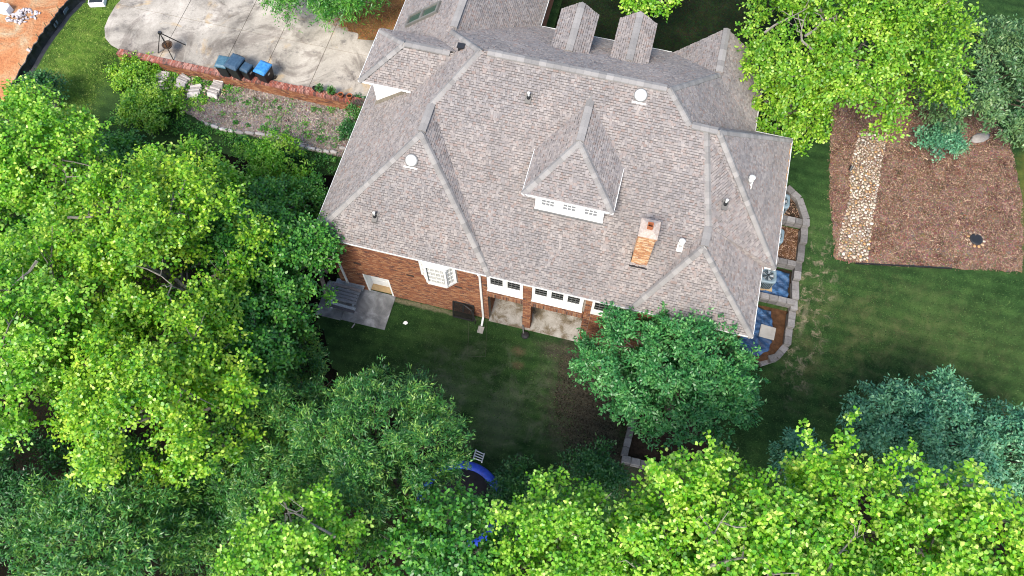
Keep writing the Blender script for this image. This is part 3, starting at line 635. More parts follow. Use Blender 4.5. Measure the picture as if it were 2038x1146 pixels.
# rear dormer walls and windows
fy = 16.24
hs = [(-2.93, -2.33, 7.36, 8.16), (-2.03, -1.43, 7.36, 8.16), (-1.13, -.53, 7.36, 8.16)]
panel(-3.15, -.3, 7.08, 8.37, hs, fy); [window(a, b, c, d, fy + .05, 3, 3, 'dormerglass', .03) for a, b, c, d in hs]
hb(MB().box(-3.15, -3.05, fy + .12, 18.1, 7.1, 8.36).box(-.4, -.3, fy + .12, 18.1, 7.1, 8.36), 'dormer_wall', M['white'])
hb(MB().box(-3.17, -.28, fy - .07, fy - .003, 7.1, 7.2), 'dormer_sill', M['gutter']); hb(MB().box(-3.2, -.25, fy - .12, fy - .072, 7.05, 7.165), 'dormer_flashing', M['greybar'])
for a, b, l0, l1, r0, r1 in FD:
    w = MB().box(l0[0] + .12, r0[0] - .12, 23.6, l1[1] - .3, 6.2, l0[2] - .06); yf_ = l1[1] - .3
    w.add([(l0[0] + .12, yf_, l0[2] - .06), (r0[0] - .12, yf_, l0[2] - .06), (b[0], yf_, b[2] - .12)], [(2, 1, 0)]); hb(w, 'dormer_wall', M['brickfar'])
    hb(MB().box(b[0] - .35, b[0] + .35, yf_, yf_ + .03, 6.6, 7.7), 'dormer_pane', M['glass'])
hb(MB().add([(1.35, 27.1, 5.0), (5.2, 27.1, 5.0), (5.2, 27.1, 5.4), (3.23, 27.1, 7.1), (1.35, 27.1, 5.4)], [(4, 3, 2, 1, 0)]).box(1.35, 1.55, 26.9, 27.1, 0, 5.3).box(1.55, 5.2, 26.9, 27.09, 0, 5.0), 'gable_wall', M['brickfar'])
# chimney
cx0, cx1, cy0, cy1, zt = 1.22, 1.86, 15.1, 15.8, 8.85
ch = hb(MB().box(cx0, cx1, cy0, cy1, 6.0, zt), 'chimney', M['mortar'])
bk = MB(); h = zt - 6.35; w = cx1 - cx0; dpt = cy1 - cy0
bricks(bk, (cx0, cy0, 6.35), (1, 0, 0), (0, -1, 0), w, h); bricks(bk, (cx1, cy0, 6.35), (0, 1, 0), (1, 0, 0), dpt, h); bricks(bk, (cx1, cy1, 6.35), (-1, 0, 0), (0, 1, 0), w, h); bricks(bk, (cx0, cy1, 6.35), (0, -1, 0), (-1, 0, 0), dpt, h)
for k, e in ((0, .05), (1, .03)):
    z = zt - .18 + .09 * (1 - k) - .0
    for (o_, u_, n_, w_) in (((cx0 - e, cy0 - e, z), (1, 0, 0), (0, -1, 0), w + 2 * e), ((cx1 + e, cy0 - e, z), (0, 1, 0), (1, 0, 0), dpt + 2 * e)): bricks(bk, o_, u_, n_, w_, .08, pr=.015)
hb(bk, 'chimney_brickwork', M['cbrick'], ch, kind='stuff')
hb(MB().add([(cx0 - .06, cy0 - .06, zt), (cx1 + .06, cy0 - .06, zt), (cx1 + .06, cy1 + .06, zt), (cx0 - .06, cy1 + .06, zt), (cx0 + .14, cy0 + .2, zt + .09), (cx1 - .14, cy0 + .2, zt + .09), (cx1 - .14, cy1 - .16, zt + .09), (cx0 + .14, cy1 - .16, zt + .09)], [(4, 5, 6, 7), (0, 1, 5, 4), (1, 2, 6, 5), (2, 3, 7, 6), (3, 0, 4, 7), (3, 2, 1, 0)]).box(cx0 - .06, cx1 + .06, cy0 - .06, cy1 + .06, zt - .05, zt - .002), 'chimney_crown', simple('mortar_crown', (.45, .39, .34), (.3, .23, .19), 12, .9))
fl = MB(); x0, x1, y0, y1, z0, z1 = 1.43, 1.65, 15.36, 15.58, zt + .08, zt + .3
fl.box(x0, x0 + .025, y0, y1, z0, z1).box(x1 - .025, x1, y0, y1, z0, z1).box(x0 + .025, x1 - .025, y0, y0 + .025, z0, z1).box(x0 + .025, x1 - .025, y1 - .025, y1, z0, z1); hb(fl, 'flue', M['terracotta'], ch); hb(MB().box(x0 + .03, x1 - .03, y0 + .03, y1 - .03, z0, z0 + .02), 'flue_opening', M['black'], ch)
hb(MB().box(cx0 - .05, cx1 + .05, cy0 - .16, cy0 - .02, 6.32, 6.40).box(cx0 - .04, cx0 - .02, cy0, cy0 + .4, 6.42, 6.7), 'chimney_flashing', M['black'], ch)
# roof fittings
def onmain(x, y): return E + PM * (y - Y0)
def dome(p, nrm, nm='round_skylight', r=.25):
    mb = MB().lathe([(r + .03, 0), (r + .03, .06), (r, .07)], n=28); o = hb(mb, nm, M['greybar']); q = Vector(nrm).to_track_quat('Z', 'Y')
    o.rotation_mode = 'QUATERNION'; o.rotation_quaternion = q; o.location = Vector(p) - house.location
    MB().lathe([(r, .06), (r * .96, .1), (r * .8, .145), (r * .5, .175), (r * .2, .185)], n=28).build('dome', M['dome'], o, smooth=True)
    MB().box(-r - .04, r + .04, -r - .09, -r - .03, 0, .02).build('skirt', M['metal'], o)
dome((.05, 20.72, onmain(0, 20.72) + .02), (0, -PM, 1)); hp = 3.42 / 4.0; dome((-8.5, 16.6, E + hp * 3.1 + .02), (0, -hp, 1))
def pipe(p, nm='vent_pipe', s=1.0):
    o = hb(MB().lathe([(.045 * s, -.1), (.045 * s, .3 * s), (.06 * s, .3 * s), (.06 * s, .34 * s), (.02 * s, .35 * s)], n=12), nm, M['dome']); o.location = Vector(p) - house.location
    MB().lathe([(.1 * s, -.1), (.085 * s, .08 * s), (.05 * s, .16 * s)], n=12).build('boot', M['black'], o); MB().add([(-.11, -.22, -.12), (.11, -.22, -.12), (.13, .14, .12), (-.13, .14, .12), (-.11, -.22, -.09), (.11, -.22, -.09), (.13, .14, .14), (-.13, .14, .14)], [(4, 5, 6, 7), (0, 1, 5, 4), (1, 2, 6, 5), (2, 3, 7, 6), (3, 0, 4, 7)]).build('flange', M['black'], o)
pipe((-4.36, 19.86, onmain(0, 19.86) + .05)); pipe((-9.7, 14.55, E + hp * 1.05 + .05)); pipe((4.35, 17.8, 8.0))
def flue_cap(p, nm='flue_vent'):
    o = hb(MB().lathe([(.07, -.15), (.07, .32), (.075, .33)], n=16), nm, M['metal']); o.location = Vector(p) - house.location
    MB().lathe([(.12, .30), (.12, .34), (.08, .36)], n=16).build('collar', M['dome'], o); MB().lathe([(.11, .40), (.13, .42), (.13, .5), (.06, .54)], n=16).build('cap', M['dome'], o); MB().add([(-.12, -.2, -.1), (.12, -.2, -.1), (.12, .12, .08), (-.12, .12, .08), (-.12, -.2, -.07), (.12, -.2, -.07), (.12, .12, .1), (-.12, .12, .1)], [(4, 5, 6, 7), (0, 1, 5, 4), (1, 2, 6, 5), (2, 3, 7, 6), (3, 0, 4, 7)]).build('flange', M['dome'], o)
flue_cap((3.0, 16.0, 7.0)); flue_cap((5.25, 19.3, 7.55))
o = hb(MB().box(-.12, .12, -.09, .09, -.1, .14).box(-.16, .16, -.14, .14, .14, .17), 'roof_vent', M['black']); o.location = Vector((-7.75, 21.72, 9.36)) - house.location
# twin roof window on the garage slope
def lpt(x, y, h=0): n = np.array((-.84, 0, 1)) / math.hypot(.84, 1); return np.array((x, y, E + .84 * (x + 12.36))) + n * h
w = MB(); nn = np.array((-.84, 0, 1)) / math.hypot(.84, 1); uu = np.array((1, 0, .84)) / math.hypot(.84, 1); vv = np.array((0, 1, 0))
for a, b, c, d in ((-11.58, -9.88, 24.9, 25.0), (-11.58, -9.88, 25.5, 25.6), (-11.58, -11.48, 25.0, 25.5), (-9.98, -9.88, 25.0, 25.5), (-10.84, -10.72, 25.0, 25.5)):
    w.obox(lpt((a + b) / 2, (c + d) / 2, .06), uu, vv, nn, (b - a) / 2 * 1.306, (d - c) / 2, .08)
rw = hb(w, 'roof_window', simple('window_cladding', (.16, .155, .14)))
for a, b in ((-11.48, -10.84), (-10.72, -9.98)): hb(MB().obox(lpt((a + b) / 2, 25.25, .07), uu, vv, nn, (b - a) / 2 * 1.306, .25, .01), 'pane', M['skyglass'], rw)

# ------------------------------------------------------------------ things behind the house
def thing(name, label, cat, loc=(0, 0, 0), rz=0, group=None): return empty(name, loc, rz, label=label, cat=cat, group=group)
pt = thing('picnic_table', 'dark weathered picnic table on the concrete slab below the left corner', 'picnic table', (-11.65, 12.95, .05), R(-2))
for i in range(5): MB().box(-.72, .72, -.42 + i * .17, -.42 + i * .17 + .135, .66 + random.uniform(0, .012), .71).build('plank', M['plank'], pt)
for s in (-1, 1):
    for k in range(2): MB().box(-.72, .72, s * .62 + (k - 1) * .15, s * .62 + (k - 1) * .15 + .135, .40, .44).build('bench_plank', M['plank'], pt)
for x in (-.55, .55):
    for s in (-1, 1): MB().bar((x, s * .3, .66), (x, s * .68, 0.0), .045, .03).build('leg', M['plank'], pt)
    MB().box(x - .03, x + .03, -.72, .72, .34, .40).build('crossbar', M['plank'], pt)
# leaning mesh screen
sc_t = thing('mesh_screen', 'black framed mesh screen leaning against the brick wall', 'screen', (-5.85, 13.35, 0))
f = MB()
for a, b in (((-.5, 0, .03), (.5, 0, .03)), ((-.5, .28, 1.3), (.5, .28, 1.3)), ((-.5, 0, .03), (-.5, .28, 1.3)), ((.5, 0, .03), (.5, .28, 1.3)), ((0, .14, .65), (.0, .28, 1.3))): f.bar(a, b, .03)
f.build('frame', M['black'], sc_t)
f = MB()
for i in range(1, 24): x = -.5 + i / 24; f.bar((x, .02, .05), (x, .275, 1.28), .006)
for i in range(1, 30): k = i / 30; f.bar((-.48, .03 + .25 * k, .03 + 1.27 * k), (.48, .03 + .25 * k, .03 + 1.27 * k), .006)
f.build('netting', M['screen'], sc_t); MB().tube([(-.1, .27, 1.3), (.1, .16, 1.42), (.45, .05, 1.25), (.66, -.1, .4), (.62, -.12, .02)], .03, 6).build('strap', M['black'], sc_t)
cf = thing('cord_outline', 'thin cord rectangle lying on the rear lawn below the downspout', 'cord', (-4.95, 12.5, .02))
for a, b in (((-.6, .8), (-.2, -.95)), ((-.2, -.95), (.65, -.75)), ((.65, -.75), (.22, 1.0))): MB().tube([(a[0], a[1], .01), ((a[0] + b[0]) / 2 + .02, (a[1] + b[1]) / 2, .012), (b[0], b[1], .01)], .006, 5).build('cord', M['cord'], cf)
# splash blocks, hose reel bits and litter near the wall
sb = MB().box(-.14, .14, -.22, .12, 0, .06).box(-.14, -.11, -.22, .12, .06, .11).box(.11, .14, -.22, .12, .06, .11).build('splash_block', M['concrete'], label='small white splash block under the middle downspout', cat='splash block'); sb.location = (-4.87, 13.05, .0)
sb = MB().lathe([(.16, 0), (.2, .04), (.17, .1), (.05, .12)], n=10).bar((-.1, .05, .08), (-.35, .75, .5), .03).build('garden_hoe', M['black'], label='black tool lying at the foot of the brick pillar', cat='tool'); sb.location = (-2.72, 13.25, .02)
sb = MB().add([(-.12, -.05, 0), (.05, -.1, .03), (.13, .03, 0), (.02, .1, .05), (-.08, .07, .01)], [(0, 1, 3), (1, 2, 3), (0, 3, 4)]).build('paper_scrap', M['white'], label='crumpled white paper scrap on the rear lawn', cat='paper'); sb.location = (*G(807, 643)[:2], .02)
p = at(703, 648, .06); sb = MB().bar((-.03, -.12, .0), (.05, .12, .02), .025, .01).build('wood_offcut', M['palerock'], label='pale wood offcut on the edge of the concrete slab', cat='offcut'); sb.location = p
# stair rail beside the patio
sr = thing('stair_rail', 'thin weathered handrail beside the patio behind the round tree', 'railing', (.1, 13.3, 0))
f = MB()
for x, y in ((.1, 0), (.1, -.9), (1.0, -.9)): f.bar((x, y, 0), (x, y, 1.0), .03)
f.bar((.1, .3, 1.0), (.1, -.92, 1.0), .035).bar((.1, -.9, 1.0), (1.1, -.9, 1.0), .035); f.build('rail', simple('grey_timber', (.3, .24, .2)), sr)
# concrete block edging beneath the round tree
be = thing('block_edging', 'grey block edging of the bed under the round dark tree', 'edging', (3.0, 9.2, 0))
def block(parent, x, y, z, rz, lx=.4, ly=.28, lz=.2, m='block'):
    o = MB().box(-lx / 2, lx / 2, -ly / 2, ly / 2, -lz, 0).build('block', M[m], parent, bevel=.012); o.location = (x, y, z); o.rotation_euler = (random.uniform(-.02, .02), random.uniform(-.02, .02), rz); return o
for i in range(5): block(be, .0 + .02 * i, -.3 + .42 * i, .28 + .004 * i, R(88), .4, .3)
for i in range(5): block(be, .12 + .42 * i, -.66, .29, R(2), .4, .3)
for i in range(9): block(be, (.02 * i if i < 5 else .12 + .42 * (i - 5)), (-.3 + .42 * i if i < 5 else -.7), .07, R(88 if i < 5 else 2), .4, .3)
drape('tree_bed', [(3.15, 8.7), (6.8, 8.8), (6.8, 11.4), (3.1, 11.2)], .02, M['soil'], .4, bumpy=.05, kind='structure')

# ------------------------------------------------------------------ right-hand terraced beds
rwt = thing('retaining_wall', 'curved grey block retaining wall around the terraced beds beside the house', 'retaining wall', (8.5, 19, 0))
pl = BED[1:-1]; pts = []
for a, b in zip(pl[:-1], pl[1:]):
    L = math.dist(a, b); k = max(1, int(round(L / .45)))
    for i in range(k):
        tt = (i + .5) / k; pts.append((a[0] + (b[0] - a[0]) * tt, a[1] + (b[1] - a[1]) * tt, math.atan2(b[1] - a[1], b[0] - a[0]), L / k))
def wtop(y): return math.ceil((H(9, y) + .02) / .24) * .24 + .06
for x, y, a, L in pts:
    z = wtop(y); block(rwt, x - 8.5, y - 19, z, a, L - .012, .33, .16)
    for q in (1, 2): block(rwt, x - 8.5 + .0, y - 19, z - .165 * q, a, L - .012, .31, .155)
for yy, xa, zz in ((21.32, 7.0, 2.4), (19.27, 7.0, 1.9), (17.5, 6.5, 1.42)):
    x = xa
    while x < 9.0:
        block(rwt, x + .2 - 8.5, yy - 19, zz, R(random.uniform(-1, 1)), .39, .28, .16); block(rwt, x + .2 - 8.5, yy - .01 - 19, zz - .165, 0, .39, .27, .3); x += .405
for nm, y0_, y1_, mt in (('upper_bed', 21.3, 23.3, 'soil'), ('middle_bed', 19.3, 21.3, 'redsoil'), ('third_bed', 17.5, 19.3, 'soil'), ('lower_bed', 14.3, 17.5, 'redsoil')):
    drape(nm, clip_rect(BED, 6.3, 9.4, y0_, y1_), .0, M[mt], .2, zf=lambda x, y, yc=(y0_ + y1_) / 2: bedz(x, yc), bumpy=.05, kind='structure')
def tarp(name, poly, z, label):
    poly = [(float(a), float(b)) for a, b in poly]
    def zf(x, y): return z + .05 + .035 * math.sin(9 * x + 3 * math.sin(4 * y)) * math.sin(5 * y + 2 * x) + .03 * math.sin(17 * (x * .6 + y))
    o = drape(name, blobify(poly, 5, .03), 0, M['tarp'], .09, zf=zf, label=label, cat='tarp'); o.data.polygons.foreach_set('use_smooth', [True] * len(o.data.polygons))
    s = o.modifiers.new('s', 'SOLIDIFY'); s.thickness = .006
tarp('tarp', [(6.9, 17.68), (9.0, 17.7), (8.98, 19.08), (6.9, 19.08)], 1.12, 'dark blue tarp in the third terrace under the grey air conditioner')
tarp('tarp', [(6.5, 14.75), (8.2, 14.78), (8.62, 15.2), (8.75, 15.9), (8.5, 17.2), (6.6, 17.3)], .47, 'blue tarp with a square concrete paver lying on it')
pv = MB().box(-.36, .36, -.32, .32, 0, .07).build('paver', M['concrete'], bevel=.015, label='square pale concrete paver lying on the blue tarp', cat='paver'); p = at(1528, 660, .66); pv.location = (p[0], p[1], .57); pv.rotation_euler = (0, 0, R(-3))
# air conditioners
def ac_unit():
    a = thing('air_conditioner', 'x', 'air conditioner', group='air conditioners beside the house')
    MB().box(-.42, .42, -.42, .42, -.06, 0).build('base_pad', M['wood'], a)
    b = MB().lathe([(.34, 0), (.34, .72)], n=32, sq=6).build('body', M['acdark'], a); f = MB()
    for k in range(32):
        an = 2 * math.pi * (k + .5) / 32; cx, cy = math.cos(an), math.sin(an); q = (abs(cx) ** 6 + abs(cy) ** 6) ** (-1 / 6); f.obox((cx * q * .36, cy * q * .36, .36), (-cy, cx, 0), (cx, cy, 0), (0, 0, 1), .014, .012, .34)
    f.build('louvre', M['acshell'], a)
    prof = []
    n = 40; vs = []
    for r, z, sq in ((.39, .68, 6), (.39, .80, 6), (.34, .84, 4), (.29, .82, 2), (.29, .70, 2)):
        for k in range(n):
            an = 2 * math.pi * k / n; cx, cy = math.cos(an), math.sin(an); q = (abs(cx) ** sq + abs(cy) ** sq) ** (-1 / sq) if sq > 2 else 1; vs.append((cx * q * r, cy * q * r, z))
    MB().add(vs, [(i * n + k, i * n + (k + 1) % n, (i + 1) * n + (k + 1) % n, (i + 1) * n + k) for i in range(4) for k in range(n)]).build('top_shell', M['acshell'], a)
    MB().lathe([(.28, .69), (.28, .70)], n=24).build('fan_well', M['acdark'], a); f = MB()
    for k in range(5):
        an = k * 2 * math.pi / 5; c, s = math.cos(an), math.sin(an); f.add([(c * .05, s * .05, .74), (c * .26 - s * .09, s * .26 + c * .09, .77), (c * .27 + s * .06, s * .27 - c * .06, .73)], [(0, 1, 2)])
    f.build('fan_blade', M['metal'], a); MB().lathe([(.07, .72), (.07, .8), (.03, .82)], n=14).build('fan_hub', M['acdark'], a)
    g = MB()
    for r in (.09, .14, .19, .24, .28):
        ring = [(r * math.cos(q * math.pi / 12), r * math.sin(q * math.pi / 12), .835) for q in range(25)]; g.tube(ring, .004, 4, False)
    for k in range(8): c, s = math.cos(k * math.pi / 4), math.sin(k * math.pi / 4); g.bar((c * .06, s * .06, .83), (c * .3, s * .3, .83), .005)
    g.build('grille', M['acshell'], a); return a
ac = ac_unit(); acs = [ac, copy_tree(ac), copy_tree(ac)]
for o, (x, y, z), l in zip(acs, ((7.78, 18.28, 1.22), (7.75, 20.2, 1.74), (7.7, 21.85, 2.2)), ('grey round-topped air conditioner standing on the dark blue tarp', 'air conditioner half under the eave in the reddish mulch terrace', 'air conditioner mostly under the eave in the uppermost dark bed')):
    o.location = (x, y, z); o['label'] = l; o.rotation_euler = (0, 0, R(random.uniform(-6, 6)))
# stones of the dry creek bed
STN = [(10.9, 20.12), (12.28, 20.2), (12.2, 22.5), (12.4, 25.2), (12.6, 27.4), (11.2, 27.2), (10.95, 25), (11.05, 23), (10.8, 21.5)]
sbed = drape('stone_bed', STN, .016, M['gravel'], .35, kind='structure')
def rock_mesh(seed, sub=2, flat=.6, mat='stone'):
    rr = np.random.default_rng(seed); mb = MB().lathe([(.03, -.5), (.75, -.35), (1.0, 0), (.8, .38), (.35, .55), (.03, .58)], n=8)
    v = np.array(mb.v) * (1, .78, flat) * (1 + .12 * rr.standard_normal((len(mb.v), 1))); mb.v = [tuple(q) for q in v]; return mb.mesh('stone', M[mat], True)
rocks = [rock_mesh(i) for i in range(8)]; pp = []
for _ in range(60000):
    x, y = random.uniform(10.8, 12.65), random.uniform(20.1, 27.4); r = random.choice((.05, .06, .07, .08, .095))
    if inside((x, y), STN) and all((x - a) ** 2 + (y - b) ** 2 > ((r + c) * .92) ** 2 for a, b, c in pp): pp.append((x, y, r))
pp.sort(key=lambda q: q[1])
for x, y, r in pp[:300]:
    o = link(bpy.data.objects.new('stone', random.choice(rocks)), sbed); o.location = (x, y, H(x, y) + r * .35); o.scale = (r * 1.12,) * 3; o.rotation_euler = (random.uniform(-.2, .2), random.uniform(-.2, .2), random.uniform(0, 6.3))
rest = MB()
for x, y, r in pp[300:]:
    m_ = random.choice(rocks); a = random.uniform(0, 6.3); rest.add([(x + r * (v.co.x * math.cos(a) - v.co.y * math.sin(a)), y + r * (v.co.x * math.sin(a) + v.co.y * math.cos(a)), H(x, y) + r * (.35 + v.co.z)) for v in m_.vertices], [tuple(q.vertices) for q in m_.polygons])
if rest.v: rest.build('stones', M['stone'], sbed, kind='stuff')
dc = thing('drain_cover', 'round black drain cover in a ring of stones in the mulch bed', 'drain cover', (17.05, 22.41, H(17, 22.4)))
MB().lathe([(.3, 0), (.3, .07), (.26, .09)], n=28).build('cover', M['black'], dc); f = MB()
for k in range(7): f.box(-.2, .2, -.21 + k * .06, -.19 + k * .06, .085, .1)
f.build('slot', M['acdark'], dc)
for k in range(11):
    an = k * .57; o = link(bpy.data.objects.new('stone', rocks[k % 8]), dc); o.location = (.37 * math.cos(an), .37 * math.sin(an), .02); o.scale = (.09, .09, .07); o.rotation_euler = (0, 0, an)
p = G(1690, 340); sl = thing('garden_spotlight', 'small black garden spotlight in the mulch beside the stone bed', 'garden light', (p[0], p[1], H(p[0], p[1])))
MB().bar((0, 0, 0), (0, 0, .2), .015).build('stake', M['black'], sl); MB().tube([(-.02, -.09, .16), (.03, .12, .3)], [.06, .085], 12).build('lamp_head', M['black'], sl)
p = G(1950, 275); rk = link(bpy.data.objects.new('boulder', rock_mesh(40, flat=.5, mat='slabstone'))); rk.location = (p[0], p[1], H(p[0], p[1]) + .05); rk.scale = (.55, .35, .35); rk.rotation_euler = (0, 0, .6); tag(rk, 'pale flat boulder at the edge of the mulch below the blue-green tree', 'boulder')
ed = MB()
for a, b in (((11.75, 19.98), (16.1, 20.72)),): ed.bar((a[0], a[1], H(*a) + .03), (b[0], b[1], H(*b) + .03), .02, .07)
ed.build('lawn_edging', M['black'], label='black plastic lawn edging along the lower rim of the mulch bed', cat='edging')

# loose chips and straw lying on the beds
def scatter(name, poly, n, L, W, mat, label, cat, dz=.015, zf=H, tilt=.35):
    xs = [q[0] for q in poly]; ys = [q[1] for q in poly]; P_ = []
    while len(P_) < n:
        x, y = random.uniform(min(xs), max(xs)), random.uniform(min(ys), max(ys))
        if inside((x, y), poly): P_.append((x, y, zf(x, y) + dz + random.random() * .04))
    P_ = np.array(P_); a = RNG.uniform(0, 6.3, n); ti = RNG.normal(0, tilt, n); l = L * RNG.uniform(.4, 1.3, n); w = W * RNG.uniform(.5, 1.4, n)
    d = np.stack((np.cos(a) * np.cos(ti), np.sin(a) * np.cos(ti), np.sin(ti)), 1); s = np.stack((-np.sin(a), np.cos(a), RNG.normal(0, tilt, n)), 1)
    v = np.stack((P_ - d * l[:, None] - s * w[:, None], P_ + d * l[:, None] - s * w[:, None] * .6, P_ + d * l[:, None] + s * w[:, None], P_ - d * l[:, None] + s * w[:, None] * .6), 1).reshape(-1, 3)
    me = npmesh(name, v, np.arange(4 * n).reshape(n, 4)); me.materials.append(mat); o = link(bpy.data.objects.new(name, me)); return tag(o, label, cat, kind='stuff')
def chip_mat(name, cols, patch=.6):
    t = NT(name); n = len(cols); c = t.ramp(t.rnd(), [(i / (n - 1), c) for i, c in enumerate(cols)])
    c = t.mix(patch, c, t.ramp(t.noise(1.7, 6, .75), ((.3, (.35, .33, .32)), (.5, (1.0,) * 3), (.72, (1.45, 1.4, 1.35)))), 'MULTIPLY'); return t.fin(c, .9, .1)
M['chips'] = chip_mat('mulch_chip', ((.07, .038, .028), (.13, .075, .053), (.2, .122, .088), (.24, .155, .12), (.31, .205, .145), (.44, .32, .21)))
M['straw'] = chip_mat('straw', ((.13, .105, .085), (.24, .2, .17), (.35, .305, .27), (.45, .4, .36), (.28, .21, .15)))
M['pine'] = chip_mat('pine_straw', ((.12, .06, .025), (.26, .13, .05), (.36, .2, .08), (.2, .1, .04)))
M['drk'] = chip_mat('dark_leaf_litter', ((.015, .014, .01), (.03, .026, .018), (.055, .046, .033), (.085, .07, .05)))
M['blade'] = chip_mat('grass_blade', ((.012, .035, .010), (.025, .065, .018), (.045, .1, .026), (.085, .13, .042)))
M['blade_suntint'] = chip_mat('sun_tinted_grass_blade', ((.04, .10, .014), (.08, .16, .022), (.13, .22, .035), (.24, .29, .08)))  # lighter copy of the grass blade colour with sunlight painted in
scatter('mulch_chips', [(14.5 + (a - 14.5) * 1.012, 25 + (b - 25) * 1.012) for a, b in MUL], 30000, .04, .011, M['chips'], 'reddish brown wood mulch chips covering the large bed', 'mulch')
scatter('mulch_spill', [(14.5 + (a - 14.5) * 1.035, 25 + (b - 25) * 1.03) for a, b in MUL], 2600, .035, .012, M['chips'], 'mulch chips spilled over the rim of the bed onto the grass', 'mulch')
scatter('mulch_bark', MUL, 2600, .08, .02, M['chips'], 'longer bark strips lying on the mulch bed', 'mulch', .03)
scatter('straw_litter', LIT, 17000, .07, .01, M['straw'], 'dry grey straw litter on the slope below the brick wall', 'straw', tilt=.5)
ORG = [(-17.2, 27.2), (-15.4, 26.9), (-13.05, 27.0), (-13.05, 30), (-18, 30)]
M['pinesheet'] = ground_mat('pine_straw_sheet', ((.3, (.10, .055, .022)), (.5, (.24, .13, .05)), (.72, (.36, .22, .1))), 1.5, 20, (.4, .26, .13))
drape('pine_straw_drift', blobify([(-16.6, 27.3), (-15.2, 26.7), (-13.05, 26.9), (-13.05, 30), (-17, 30)], 8, .18), .058, M['pinesheet'], .4, kind='structure')
scatter('pine_straw', ORG, 4500, .06, .008, M['pine'], 'orange pine straw drifted on the driveway beside the garage', 'pine straw', .06)
scatter('bed_mulch', clip_rect(BED, 7, 9.1, 19.4, 23), 2500, .04, .012, M['chips'], 'dark mulch in the two upper terraces', 'mulch', .03, zf=lambda x, y: bedz(x, y))
def hgrass(x, y): return H(x, y)
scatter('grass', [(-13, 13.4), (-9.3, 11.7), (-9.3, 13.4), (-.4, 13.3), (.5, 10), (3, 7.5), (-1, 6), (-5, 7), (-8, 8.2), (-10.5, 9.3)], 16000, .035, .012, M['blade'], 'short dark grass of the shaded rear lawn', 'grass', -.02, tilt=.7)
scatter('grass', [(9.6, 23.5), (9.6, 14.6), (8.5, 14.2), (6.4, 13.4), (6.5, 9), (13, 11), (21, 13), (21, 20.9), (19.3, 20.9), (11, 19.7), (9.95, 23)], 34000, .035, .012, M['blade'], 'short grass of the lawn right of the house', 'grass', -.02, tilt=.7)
scatter('grass', [(-30.6, 27), (-31.0, 23), (-31.3, 20.5), (-29, 17.5), (-27.2, 19), (-27.3, 22.5), (-29, 24.2), (-29.1, 28)], 12000, .04, .014, M['blade_suntint'], 'longer grass tinted a sunlit yellow-green between the clay lot and the driveway', 'grass', -.02, tilt=.7)
scatter('leaf_litter', [(-.9, 12.8), (1.6, 12.9), (3.2, 11.5), (3.0, 8.0), (.6, 7.8), (-.6, 10.2)], 3500, .035, .02, M['drk'], 'dark fallen leaves on the bare soil by the round tree', 'leaf litter', .01)

# ------------------------------------------------------------------ driveway things
bw = thing('brick_retaining_wall', 'low red brick retaining wall along the driveway edge', 'brick wall', (-20.3, 22.6, 0))
WX0, WX1 = -27.35, -13.2
hb(MB().box(WX0, WX1, 22.45, 22.76, .9, 2.52), 'core', M['mortar'], bw)
bk = MB(); bricks(bk, (WX0, 22.45, 1.2), (1, 0, 0), (0, -1, 0), WX1 - WX0, 1.31); hb(bk, 'brickwork', M['brick'], bw, kind='stuff')
def zc(x): return 2.53 + (.09 if x > -17.2 else 0) + (.07 if x > -20.3 else 0)
bk = MB(); x = WX0
while x < WX1:
    for yy in (22.42, 22.605):
        a = zc(x) + random.uniform(-.006, .006); bk.box(x, x + .064, yy, yy + .175, a - .2 if x > -17.2 else a - .08, a, False)
    x += .078
hb(bk, 'cap_brickwork', M['capbrick'], bw, kind='stuff')
def bin_(px, py, sx, sy, h, lid, body, label, rz):
    p = at(px, py, 2.4 + h); b = thing('wheelie_bin', label, 'bin', (p[0], p[1], 2.41), rz, 'bins standing along the driveway wall')
    MB().add([(-sx * .4, -sy * .38, .06), (sx * .4, -sy * .38, .06), (sx * .4, sy * .38, .06), (-sx * .4, sy * .38, .06), (-sx / 2, -sy / 2, h - .06), (sx / 2, -sy / 2, h - .06), (sx / 2, sy / 2, h - .06), (-sx / 2, sy / 2, h - .06)], [(0, 1, 5, 4), (1, 2, 6, 5), (2, 3, 7, 6), (3, 0, 4, 7), (3, 2, 1, 0), (4, 5, 6, 7)]).build('body', body, b, bevel=.03)
    MB().add([(-sx * .53, -sy * .54, h - .07), (sx * .53, -sy * .54, h - .07), (sx * .53, sy * .54, h - .05), (-sx * .53, sy * .54, h - .05), (-sx * .5, -sy * .5, h - .01), (sx * .5, -sy * .5, h - .01), (sx * .5, sy * .5, h + .01), (-sx * .5, sy * .5, h + .01), (-sx * .36, -sy * .36, h + .05), (sx * .36, -sy * .36, h + .05), (sx * .36, sy * .36, h + .06), (-sx * .36, sy * .36, h + .06)],
            [(8, 9, 10, 11)] + [(i, (i + 1) % 4, 4 + (i + 1) % 4, 4 + i) for i in range(4)] + [(4 + i, 4 + (i + 1) % 4, 8 + (i + 1) % 4, 8 + i) for i in range(4)]).build('lid', lid, b, bevel=.02)
    MB().tube([(-sx * .35, sy * .56, h - .08), (sx * .35, sy * .56, h - .08)], .018, 8).build('handle', M['bin'], b)
    for s in (-1, 1): MB().tube([(s * sx * .42, sy * .38, .1), (s * sx * .5, sy * .38, .1)], .1, 14).build('wheel', M['black'], b)
    MB().box(sx * .46, sx * .475, -.1, .06, h * .62, h * .72).build('sticker', M['dome'], b)
